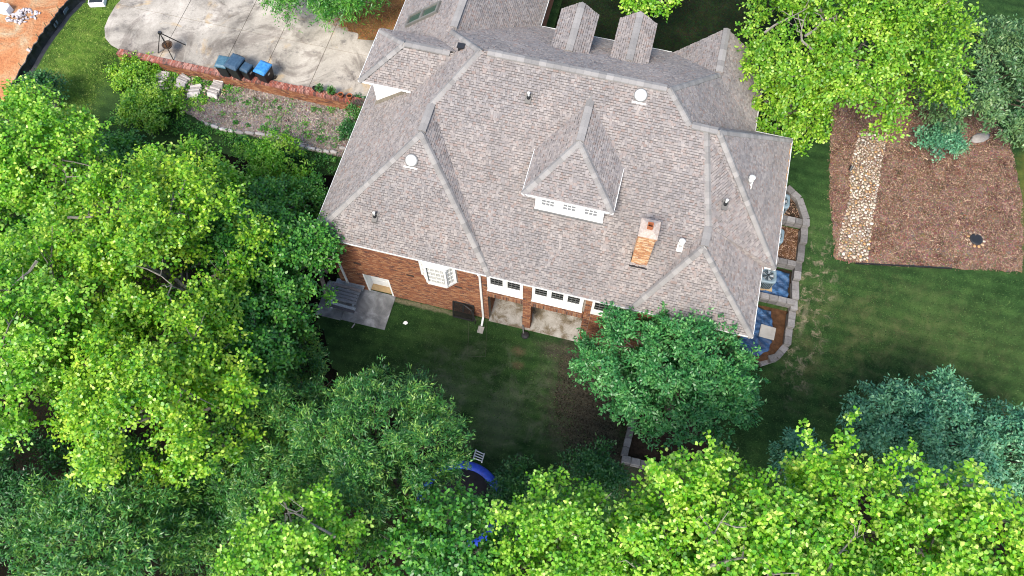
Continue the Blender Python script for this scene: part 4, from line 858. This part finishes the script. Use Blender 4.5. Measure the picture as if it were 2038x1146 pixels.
bin_(442, 122, .6, .7, 1.02, M['teal'], M['bin'], 'grey-teal lidded bin, leftmost by the driveway wall', R(2)); bin_(466, 122, .72, .85, 1.15, M['navy'], M['bin'], 'largest bin with a dark navy domed lid', R(-12)); bin_(489, 133, .5, .55, .95, M['navy'], M['bin'], 'smallest bin with a navy lid between two larger ones', R(-14)); bin_(522, 134, .66, .74, 1.02, M['blue'], M['bin'], 'bin with a bright blue lid standing apart on the driveway', R(-12))
# fire bowl on a tripod
tp = thing('tripod_fire_bowl', 'black tripod with a hanging round fire bowl on the driveway', 'fire bowl', (-24.6, 23.3, 2.4)); top = np.array((-.05, .0, 1.5))
for x, y in ((-.7, -.2), (.5, .65), (.3, -.45)): MB().bar(top, (x, y, .01), .022).build('leg', M['black'], tp)
MB().box(-.12, .04, -.07, .07, 1.44, 1.56).build('apex_plate', M['black'], tp); MB().bar(top, (.02, -.03, .72), .012).build('chain', M['black'], tp)
MB().lathe([(.06, .50), (.2, .55), (.27, .66), (.28, .7), (.26, .7), (.18, .58), (.05, .54)], (.03, -.04, 0), 24).build('bowl', simple('rusty_bowl', (.09, .055, .035), (.03, .022, .018), 8, .8), tp, smooth=True)
MB().lathe([(.19, .60), (.2, .615)], (.03, -.04, 0), 20).build('ash_bed', M['redsoil'], tp)
# stacked stones below the wall
for (px, py, n_, tilt_, lab) in ((322, 150, 13, .2, 'stack of pale flat stones nearest the leafy groundcover'), (366, 152, 11, -.25, 'leaning stack of pale flat stones, second along the brick wall'), (393, 166, 8, .4, 'toppled low heap of pale flat stones, third along the brick wall'), (431, 166, 13, -.1, 'stack of pale flat stones at the straw bed corner, nearest the bins')):
    p = G(px, py + 14); st = thing('stone_stack', lab, 'stone stack', (p[0], p[1], H(p[0], p[1])), 0, 'stacked stones below the driveway wall')
    for k in range(n_):
        lz = .055; o = MB().add([(-.3 + random.uniform(-.04, .04), -.12, 0), (.3, -.13, 0), (.3 + random.uniform(-.05, .03), .12, 0), (-.28, .13, 0), (-.29, -.11, lz), (.29, -.12, lz), (.28, .11, lz), (-.27, .12, lz)], [(4, 5, 6, 7), (0, 1, 5, 4), (1, 2, 6, 5), (2, 3, 7, 6), (3, 0, 4, 7), (3, 2, 1, 0)]).build('slab', M['slabstone'], st)
        o.location = (random.uniform(-.05, .05), -.42 + k * .075, .12 + random.uniform(-.02, .05)); o.rotation_euler = (R(62) + random.uniform(-.12, .12), random.uniform(-.06, .06), tilt_ + random.uniform(-.15, .15))
    for k in range(5):
        o = link(bpy.data.objects.new('slab', rocks[k])); o.parent = st; o.location = (random.uniform(.3, .55), random.uniform(-.5, .4), .06); o.scale = (.12, .1, .09); o.rotation_euler = (0, 0, random.uniform(0, 6))
# low stone edging across the slope
le = thing('stone_edging', 'low pale stone edging running across the straw slope', 'edging', (-17.5, 20, 0)); x = -21.6
while x < -13.2:
    L = random.uniform(.3, .6); y = 19.95 + .12 * math.sin(x * 1.3) + (.25 if x > -14.6 else 0)
    o = MB().lathe([(.9, -.5), (1, -.1), (.93, .4), (.6, .55)], n=9, sq=5).build('stone', M['slabstone'], le); o.location = (x + L / 2 + 17.5, y - 20, H(x, y) + .06); o.scale = (L / 2, .09, .16); o.rotation_euler = (random.uniform(-.1, .1), random.uniform(-.08, .08), random.uniform(-.15, .15)); x += L + .02
# pots on the wall
def pot(px, py, s, mat, label, leaf=None):
    p = at(px, py, 2.72); q = thing('flower_pot', label, 'pot', (p[0], 22.62 + random.uniform(-.06, .06), zc(p[0])), 0, 'pots on the brick wall')
    MB().lathe([(.09 * s, 0), (.13 * s, .2 * s), (.15 * s, .2 * s), (.15 * s, .26 * s), (.12 * s, .26 * s), (.11 * s, .2 * s)], n=16).build('pot', M[mat], q)
    MB().lathe([(.11 * s, .19 * s), (.11 * s, .21 * s)], n=16).build('soil', M['soil'], q)
    if leaf: q2 = leafball('foliage', np.array((0, 0, .3 * s)), (.2 * s, .2 * s, .18 * s), 260, .09, .035, M[leaf], q)
def leafball(name, c, r, n, l, w, mat, parent):
    d = RNG.standard_normal((n, 3)); d /= np.linalg.norm(d, axis=1)[:, None]; P_ = c + d * np.array(r) * RNG.uniform(.4, 1, (n, 1)); return leaves(name, P_, d + RNG.normal(0, .4, (n, 3)), (0, 0, 1), l, w, mat, parent)
def leaves(name, P_, dirs, up, l, w, mat, parent, fold=.25, curl=.2):
    n = len(P_); d = dirs / (np.linalg.norm(dirs, axis=1)[:, None] + 1e-9); nrm = np.array(up) + RNG.normal(0, .45, (n, 3))
    s = np.cross(d, nrm); s /= np.linalg.norm(s, axis=1)[:, None] + 1e-9; nn = np.cross(s, d); L = (l * RNG.uniform(.65, 1.25, n))[:, None]; W = (w * RNG.uniform(.7, 1.2, n))[:, None]
    if w / l > .55:
        v = np.stack((P_, P_ + d * L * .38 + s * W * .52 + nn * W * fold, P_ + d * L * .85 + s * W * .26 - nn * L * curl * .6, P_ + d * L * .9 - s * W * .2 - nn * L * curl, P_ + d * L * .36 - s * W * .52 + nn * W * fold), 1).reshape(-1, 3)
        q_ = np.arange(5 * n).reshape(n, 5)
    else:
        v = np.stack((P_, P_ + d * L * .48 + s * W * .5 + nn * W * fold, P_ + d * L - nn * L * curl, P_ + d * L * .45 - s * W * .5 + nn * W * fold), 1).reshape(-1, 3); q_ = np.arange(4 * n).reshape(n, 4)
    me = npmesh(name, v, q_); me.materials.append(mat); o = link(bpy.data.objects.new(name, me), parent); return o
pot(632, 170, .9, 'black', 'small black pot on the brick wall, leftmost of the pair'); pot(642, 172, 1.0, 'black', 'black pot on the brick wall beside a smaller black one', 'lf_dark'); pot(665, 178, 1.1, 'black', 'pot with a leafy green plant on the brick wall', 'lf_mid'); pot(683, 184, 1.0, 'terracotta', 'terracotta pot on the brick wall next to the leafy one'); pot(700, 188, 1.0, 'terracotta', 'terracotta pot on the brick wall nearest the house')
# silt fence
sf = thing('silt_fence', 'black silt fence between the clay lot and the lawn', 'fence', (-31.2, 23, 2.3)); line = [(-30.3, 31), (-30.7, 27.5), (-30.92, 25.5), (-31.25, 24.3), (-31.3, 23.4), (-31.45, 22.2), (-31.6, 20.9), (-32.0, 19.0)]
vs = []; fs = []; k = 0; dense = []
for a, b in zip(line[:-1], line[1:]):
    for i in range(8): tt = i / 8; dense.append((a[0] + (b[0] - a[0]) * tt, a[1] + (b[1] - a[1]) * tt))
for i, (x, y) in enumerate(dense):
    w = .06 * math.sin(i * 1.7) + random.uniform(-.03, .03); z = H(x, y) - 2.3
    for zz, off in ((-.02, .3), (.06, .05), (.35, w * .6), (.62 + w * .4, w + .02), (.63 + w * .4, w - .02), (.33, w * .6 - .04), (0, -.03)): vs.append((x + 31.2 + off, y - 23, z + zz))
for i in range(len(dense) - 1):
    for j in range(6): fs.append((i * 7 + j, (i + 1) * 7 + j, (i + 1) * 7 + j + 1, i * 7 + j + 1))
MB().add(vs, fs).build('cloth', M['silt'], sf)
for i in range(0, len(dense), 5):
    x, y = dense[i]; MB().bar((x + 31.2 - .1, y - 23, H(x, y) - 2.3), (x + 31.2 - .13, y - 23, H(x, y) - 1.5), .02).build('stake', M['wood'], sf)
for i in (9, 10, 17, 24, 25, 33):
    x, y = dense[i]
    for q in range(2): MB().box(-.008, .008, -.05, .05, -.1, .1).build('print_mark', M['paleprint'], sf).location = (x + 31.2 + .1, y - 23 + q * .22, H(x, y) - 2.3 + .35)
# rubble, block and box on the clay lot
p = at(42, 32, 2.4); rb = thing('rubble_pile', 'heap of pale broken stone on the orange clay', 'rubble', (p[0], p[1], 2.36)); prk = [rock_mesh(60 + i, flat=.6, mat='palerock') for i in range(4)]
for k in range(90):
    a, r = random.uniform(0, 6.28), random.random() ** .6; o = link(bpy.data.objects.new('rubble_stone', prk[k % 4]), rb); x, y = .75 * r * math.cos(a) + (.4 if math.sin(a) > 0 else -.2) * r, .6 * r * math.sin(a); o.location = (x, y, .06 + .22 * (1 - r) * random.random()); o.scale = (random.uniform(.05, .13),) * 3; o.rotation_euler = (random.uniform(-1, 1), random.uniform(-1, 1), random.uniform(0, 6))
p = at(8, 18, 2.6); MB().box(-.5, .35, -.22, .22, 0, .4).box(-.45, .3, -.24, .24, .4, .44).build('crate', M['white'], bevel=.01, label='white crate at the edge of the clay lot', cat='crate').location = (p[0], p[1], 2.4)
p = at(60, 100, 2.4); o = link(bpy.data.objects.new('clay_boulder', rock_mesh(77, flat=.5, mat='palerock'))); o.location = (p[0], p[1], 2.42); o.scale = (.22, .16, .2); tag(o, 'single pale stone on the clay near the silt fence', 'stone')
p = at(194, 2, 2.5); ub = thing('utility_box', 'white rimmed grey utility box on the lawn beside the silt fence', 'utility box', (p[0], p[1], 2.35), R(18)); MB().box(-.42, .42, -.3, .3, 0, .3).build('box', M['white'], ub, bevel=.02); MB().box(-.36, .36, -.24, .24, .3, .315).build('cover', M['acdark'], ub)

# ------------------------------------------------------------------ trampoline
tc = (-3.52, 4.72, 0); tr = thing('trampoline', 'blue padded trampoline with a black mat half under the trees', 'trampoline', tc); RT = 1.85; n = 48; vs = []
for r, z in ((RT - .32, .80), (RT - .29, .86), (RT, .87), (RT + .05, .80), (RT + .04, .76)):
    for k in range(n): a = 2 * math.pi * k / n; vs.append((r * math.cos(a), r * math.sin(a), z + .012 * math.sin(6 * a)))
MB().add(vs, [(i * n + k, i * n + (k + 1) % n, (i + 1) * n + (k + 1) % n, (i + 1) * n + k) for i in range(4) for k in range(n)]).build('pad', M['pad'], tr, smooth=True)
MB().lathe([(RT - .33, .79), (RT - .33, .80)], n=40).build('mat', simple('black_mat', (.012, .012, .016), None, 4, .8, .15), tr)
for k in range(6): a = k * math.pi / 3; MB().tube([((RT - .05) * math.cos(a), (RT - .05) * math.sin(a), .78), ((RT - .02) * math.cos(a), (RT - .02) * math.sin(a), 0)], .025, 8).build('leg', M['metal'], tr)
ld = thing('ladder', 'small white ladder leaning on the blue trampoline pad', 'ladder', (-3.28, 6.75, 0)); a0, a1 = np.array((-.2, -.02, .86)), np.array((-.28, .6, .02)); b0_, b1_ = np.array((.2, -.06, .86)), np.array((.14, .52, .02))
for a, b in ((a0, a1), (b0_, b1_)): MB().bar(a, b, .022).build('rail', M['white'], ld)
for k in (.12, .38, .64, .9): MB().bar(a0 + (a1 - a0) * k, b0_ + (b1_ - b0_) * k, .02).build('rung', M['white'], ld)

# ------------------------------------------------------------------ trees and shrubs
def tree(name, label, px, py, zc_, rx, rz, mat, l=.2, w=.13, cov=4.2, lob=66, lr=.22, cat='tree', group='trees around the yard', bark='bark', ry=None, leaders=0, droop=0., shoots=26, ground=None, low=-.35, upb=.45, limbs=18, seed=None, twigs=0, off=(0, 0)):
    global RNG
    rg = np.random.default_rng((seed if seed is not None else int(px * 7 + py * 13 + 5)) & 0xffff); ry = ry or rx
    c = at(px, py, zc_); bx, byy = c[0] + off[0], c[1] + off[1]; gz = H(bx, byy) - .05
    root = thing(name, label, cat, (bx, byy, gz), 0, group); base = np.array((bx, byy, gz)); cc = c - base
    Rv = np.array((rx, ry, rz)); lobes = []
    for i in range(lob):
        zz = rg.uniform(low, 1.0) if i > 9 else rg.uniform(.8, 1.0); a = i * 2.39996 + rg.uniform(-.4, .4); q = math.sqrt(max(0, 1 - zz * zz)); d = np.array((q * math.cos(a), q * math.sin(a), zz))
        rr = rg.uniform(.68, .98); lobes.append((cc + d * Rv * rr, lr * rx * rg.uniform(.65, 1.25), d))
    for i in range(lob // 4):
        d = rg.standard_normal(3); d /= np.linalg.norm(d); lobes.append((cc + d * Rv * rg.uniform(.15, .6), lr * rx * 1.2, d))
    for k in range(leaders):
        a = k * 2.4 + rg.uniform(-.3, .3); q = rg.uniform(.25, .85); b0 = cc + np.array((q * math.cos(a), q * math.sin(a), .55 * math.sqrt(max(.05, 1 - q * q)) + .1)) * Rv; hh = rg.uniform(.35, .6) * rx
        for s in range(6): tt = s / 5; lobes.append((b0 + np.array((math.cos(a) * .75, math.sin(a) * .75, .7)) * hh * 1.35 * tt + rg.normal(0, .06, 3), lr * rx * (.95 - .55 * tt), np.array((math.cos(a) * .6, math.sin(a) * .6, .6))))
    N_ = int(cov * math.pi * rx * ry / (.5 * l * w)); wts = np.array([q[1] ** 2 for q in lobes]); wts /= wts.sum(); PP, DD, UU = [], [], []
    for (lc, lrad, ld_), wt in zip(lobes, wts):
        m = max(20, int(N_ * wt)); ns = max(5, int(shoots * (lrad / (lr * rx)) ** 2)); sd_ = rg.standard_normal((ns, 3)); sd_ /= np.linalg.norm(sd_, axis=1)[:, None]; sd_ = sd_ + ld_ * .45 + np.array((0, 0, upb)); sd_ /= np.linalg.norm(sd_, axis=1)[:, None]
        ln = lrad * rg.uniform(.6, 1.25, ns); k = rg.integers(0, ns, m); tt = 1 - rg.random(m) ** 1.7 * .75
        p = lc + sd_[k] * (ln[k] * tt)[:, None] + rg.normal(0, .055 + .02 * lrad, (m, 3)); p[:, 2] -= droop * (tt * ln[k]) ** 1.5
        rad = rg.standard_normal((m, 3)); dd = sd_[k] * (.25 + .5 * tt[:, None]) + rad * .55 + np.array((0, 0, -droop * .6)); PP.append(p); DD.append(dd); UU.append(np.repeat((ld_ * .5 + np.array((0, 0, .9)))[None], m, 0))
    PP, DD, UU = np.concatenate(PP), np.concatenate(DD), np.concatenate(UU); PP[:, 2] = np.maximum(PP[:, 2], .08)
    RNG = rg; leaves('crown', PP, DD, UU, l, w, M[mat], root)
    mb = MB(); hgt = cc[2]; tr_ = .035 * rx + .05; top = cc + np.array((0, 0, rz * .35)); pts = [np.array((0, 0, 0.)), cc * (.35, .35, .4) + rg.normal(0, .1, 3) * (1, 1, 0), cc * (.8, .8, .75), top]
    mb.tube(pts, [tr_ * 1.4, tr_, tr_ * .75, tr_ * .3], 8)
    for i in rg.permutation(lob)[:limbs]:
        lc, lrad, d = lobes[i]; s0 = cc * (.9, .9, rg.uniform(.5, .95)); mid = s0 * .45 + lc * .55 + np.array((0, 0, rg.uniform(-.1, .25) * rx * .3)); mid2 = s0 * .15 + lc * .85 + rg.normal(0, .12, 3); mb.tube([s0, mid, mid2, lc + d * lrad * .7 + rg.normal(0, .1, 3)], [tr_ * .5, tr_ * .34, tr_ * .2, tr_ * .06], 5)
        for q in range(2): e = lc + rg.normal(0, 1, 3) * lrad * .6; mb.tube([mid2, (mid2 + e) / 2 + rg.normal(0, .06, 3), e], [tr_ * .17, tr_ * .1, tr_ * .03], 4)
    for i in range(twigs):
        a = rg.uniform(0, 6.28); q = rg.uniform(.2, .75); p0 = cc + np.array((q * math.cos(a), q * math.sin(a), math.sqrt(1 - q * q) * .97)) * Rv; dr_ = rg.normal(0, 1, 3) * (1, 1, .3); dr_ /= np.linalg.norm(dr_); tp_ = [p0 - dr_ * .9 - np.array((0, 0, .5))]
        for k in range(5): tp_.append(tp_[-1] + (dr_ + rg.normal(0, .35, 3) * (1, 1, .5) + np.array((0, 0, .12 if k < 2 else -.05))) * .42)
        mb.tube(tp_, [.055, .046, .036, .026, .017, .008], 5)
        for k in (2, 3, 4):
            e = tp_[k] + rg.normal(0, .4, 3) * (1, 1, .5) + dr_ * .3; mb.tube([tp_[k], (tp_[k] + e) / 2 + rg.normal(0, .07, 3), e, e + rg.normal(0, .2, 3)], [.03, .022, .014, .006], 4)
    mb.build('trunk', M[bark], root); return root
A_ = dict(l=.135, w=.105, bark='bark', twigs=2)
tree('broadleaf_tree', 'tall lime-green tree at the upper end of the left woods', 55, 335, 7.2, 3.8, 2.7, 'lf_bright', **A_)
tree('broadleaf_tree', 'broad lime tree in the middle of the left woods', 310, 520, 8.0, 4.1, 3.0, 'lf_lime', l=.135, w=.105, twigs=5)
tree('broadleaf_tree', 'big tree with pale limbs at the left edge of the picture', 80, 670, 9.0, 3.9, 3.0, 'lf_bright', l=.135, w=.105, twigs=5)
tree('broadleaf_tree', 'yellow-green maple bulging over the dark gap at lower left', 310, 790, 8.5, 3.5, 3.2, 'lf_lime', l=.13, w=.1, cov=5.0)
tree('broadleaf_tree', 'bright tree at the top of the woods below the straw slope', 370, 395, 5.6, 2.6, 2.0, 'lf_bright', l=.155, w=.12)
tree('broadleaf_tree', 'deep green tree touching the left eave corner of the roof', 548, 545, 5.0, 2.5, 2.2, 'lf_mid', l=.15, w=.095, cov=5.5)
tree('broadleaf_tree', 'mid-green tree between the lime maple and the deep green tree', 480, 500, 5.6, 2.3, 2.1, 'lf_mid', l=.15, w=.1)
tree('broadleaf_tree', 'green crown below the deep green tree beside the picnic slab', 500, 690, 5.6, 2.3, 2.1, 'lf_mid', l=.15, w=.1)
tree('broadleaf_tree', 'leafy sapling filling the gap between the woods and the left eave', 545, 430, 3.6, 1.9, 1.6, 'lf_mid', l=.14, w=.095, cov=4.5)
tree('broadleaf_tree', 'slender green crown reaching over the left corner of the roof', 628, 492, 5.2, 1.25, 1.3, 'lf_mid', l=.14, w=.09, cov=4.6, lob=30, lr=.34, off=(-.5, -.3))
tree('understory_tree', 'green understory crown below the leafy thicket and above the lime trees', 225, 335, 2.6, 2.0, 1.3, 'lf_mid', l=.14, w=.095, cov=4)
tree('cedar_tree', 'dark feathery tree beside the picnic slab', 560, 715, 3.6, 1.8, 2.0, 'lf_oak', l=.14, w=.045, cov=5, bark='darkbark')
tree('willow_oak', 'fine-leaved willow oak beside the trampoline and rear lawn', 750, 905, 6.2, 3.3, 2.7, 'lf_oak', l=.17, w=.045, cov=4.6, bark='darkbark')
tree('willow_oak', 'darker willow oak left of the one by the trampoline', 570, 920, 5.4, 3.0, 2.6, 'lf_oak', l=.17, w=.045, cov=4.2, bark='darkbark')
tree('willow_oak', 'dark green oak filling the lower left corner', 230, 1070, 6.0, 3.3, 2.6, 'lf_oak', l=.2, w=.06, cov=4.8, bark='darkbark')
tree('understory_tree', 'shaded understory crown between the lower left oak and the bright bottom crown', 430, 1040, 4.0, 2.2, 1.8, 'lf_oak', l=.17, w=.05, cov=4.4, bark='darkbark')
tree('understory_tree', 'dark understory crown behind the tall lime trees at the left edge', 40, 500, 4.2, 2.6, 1.8, 'lf_mid', l=.16, w=.1, cov=3.6, bark='darkbark')
tree('understory_tree', 'shaded dark tree at the left edge below the black gap', 20, 985, 3.4, 2.4, 2.0, 'lf_dark', l=.17, w=.06, cov=4, bark='darkbark')
tree('broadleaf_tree', 'bright leafy crown at the bottom edge left of centre', 590, 1120, 9.0, 2.3, 2.1, 'lf_bright', **A_)
tree('broadleaf_tree', 'green crown at the bottom edge under the trampoline', 885, 1110, 7.2, 2.35, 2.1, 'lf_mid', l=.155, w=.115)
tree('broadleaf_tree', 'lush bright crown at the bottom centre of the picture', 1130, 1110, 8.2, 2.7, 2.3, 'lf_bright', **A_)
tree('tulip_tree', 'yellow-green tree with spiky leaders below the round tree', 1400, 1060, 9.2, 2.5, 2.4, 'lf_yellow', leaders=11, l=.15, w=.105, cov=5.0)
tree('tulip_tree', 'yellow-green tree with tall leaders in front of the blue-green shrubs', 1660, 1070, 9.4, 2.5, 2.5, 'lf_yellow', leaders=11, l=.15, w=.105, cov=5.0)
tree('tulip_tree', 'bright yellow-green tree filling the lower right corner', 1910, 1120, 9.8, 2.7, 2.3, 'lf_yellow', leaders=7, l=.155, w=.115, twigs=3)
tree('tulip_tree', 'yellow-green crown at the bottom edge right of centre', 1540, 1150, 10.2, 2.6, 2.2, 'lf_yellow', leaders=2, l=.155, w=.115, twigs=4)
tree('broadleaf_tree', 'green crown at the bottom edge below the spiky tree', 1300, 1140, 8.6, 2.2, 2.0, 'lf_bright', **A_)
tree('dogwood_tree', 'round emerald-green tree overhanging the rear eave', 1330, 740, 3.7, 3.8, 2.7, 'lf_dog', l=.16, w=.08, cov=7.5, lob=120, lr=.185, shoots=14, bark='darkbark', ry=2.7, off=(.8, -.6))
tree('holly_tree', 'largest blue-green evergreen at the right edge of the lawn', 1860, 865, 4.0, 2.4, 2.2, 'lf_teal', l=.17, w=.075, cov=5, bark='darkbark')
tree('holly_tree', 'blue-green evergreen nearest the lawn above the yellow trees', 1760, 840, 3.4, 1.7, 1.8, 'lf_teal', l=.17, w=.075, cov=5, bark='darkbark')
tree('holly_tree', 'blue-green evergreen at the right picture edge above the yellow crown', 2000, 900, 4.2, 1.9, 2.0, 'lf_teal', l=.17, w=.075, cov=5, bark='darkbark')
tree('holly_tree', 'dark evergreen half hidden between the two spiky yellow trees', 1590, 915, 3.2, 1.15, 1.3, 'lf_teal', l=.16, w=.07, cov=5, bark='darkbark')
tree('front_oak', 'big olive-green tree over the right front corner of the roof', 1690, 95, 7.2, 5.0, 3.3, 'lf_olive', l=.165, w=.1, cov=5.2, lob=90, lr=.2, ry=4.2, off=(.6, 1.0), twigs=5)
tree('front_oak', 'smaller olive-green crown hugging the right end of the roof', 1570, 215, 5.0, 2.0, 2.0, 'lf_olive', l=.16, w=.095, cov=5)
tree('magnolia_tree', 'grey-green tree behind the mulch bed in the upper right corner', 1965, 165, 4.6, 3.1, 2.6, 'lf_sage', l=.19, w=.075, cov=5.2, bark='darkbark')
tree('front_tree', 'tree crown at the top edge above the two front dormers', 1280, -45, 6.0, 2.2, 1.8, 'lf_bright', l=.16, w=.105)
tree('driveway_tree', 'drooping tree over the driveway at the top edge', 632, -36, 5.0, 3.5, 1.8, 'lf_mid', l=.2, w=.05, cov=4.6, droop=.3, ry=2.2)
SH = dict(cat='shrub', group='shrubs around the beds', limbs=5, lob=22, lr=.34, low=-.1)
tree('shrub', 'dark shrub beside the silt fence at upper left', 85, 185, 3.0, 1.2, .9, 'lf_dark', l=.13, w=.08, **SH)
tree('shrub', 'leafy groundcover mound at the end of the brick wall', 268, 150, 2.0, 1.3, .32, 'lf_olive', l=.11, w=.08, **SH)
tree('shrub', 'green thicket below the stacked stones', 300, 225, 1.9, 1.8, .45, 'lf_olive', l=.12, w=.085, **SH)
tree('shrub', 'light green sapling clump below the stone edging', 540, 345, 2.4, 1.9, 1.2, 'lf_bright', l=.13, w=.07, cov=3.4, **SH)
tree('shrub', 'thin green bush beside the left eave below the stone edging', 625, 400, 2.6, 1.2, 1.3, 'lf_mid', l=.13, w=.07, cov=3, **SH)
tree('shrub', 'small dark bush at the end of the brick wall beside the house', 712, 215, 2.0, .55, .5, 'lf_dark', l=.1, w=.06, **SH)
tree('shrub', 'small dark bush under the left eave in the straw bed', 697, 262, 2.0, .6, .5, 'lf_dark', l=.1, w=.06, **SH)
tree('shrub', 'dark shrub on the rear lawn edge right of the trampoline', 1180, 950, 1.8, 1.5, 1.2, 'lf_dark', l=.13, w=.07, **SH)
tree('shrub', 'dark undergrowth below the bright crown at bottom centre', 1040, 1010, 1.6, 1.8, 1.0, 'lf_dark', l=.13, w=.07, **SH)
tree('shrub', 'low drooping branch of blue-green leaves over the mulch', 1870, 280, 3.2, 1.1, .6, 'lf_teal', l=.16, w=.07, **SH)
# weeds in the straw bed
def weeds(poly, n, mat, name, label):
    P_, D_ = [], []
    for _ in range(n):
        while True:
            x, y = random.uniform(-26.5, -12.5), random.uniform(18.9, 22.4)
            if inside((x, y), poly): break
        k = random.randint(14, 40); s = random.uniform(.1, .28)
        for _ in range(k): P_.append((x + random.gauss(0, s * .6), y + random.gauss(0, s * .6), H(x, y) + .03 + random.random() * s * .7)); D_.append((random.gauss(0, 1), random.gauss(0, 1), .5))
    return tag(leaves(name, np.array(P_), np.array(D_), (0, 0, 1), .11, .055, M[mat], None), label, 'weeds', kind='stuff')
weeds([(-26.5, 22.4), (-12.8, 22.4), (-12.8, 20.2), (-21, 20.2), (-24, 21)], 110, 'lf_mid', 'weeds', 'green weeds sprouting through the straw bed')
weeds([(-27, 19.9), (-12.8, 19.8), (-12.8, 18.9), (-27, 18.9)], 130, 'lf_mid', 'undergrowth', 'green undergrowth along the foot of the stone edging')
weeds([(-26.8, 22.4), (-22, 22.4), (-22, 20.6), (-26, 20.6)], 150, 'lf_bright', 'groundcover', 'bright green groundcover around the stacked stones')
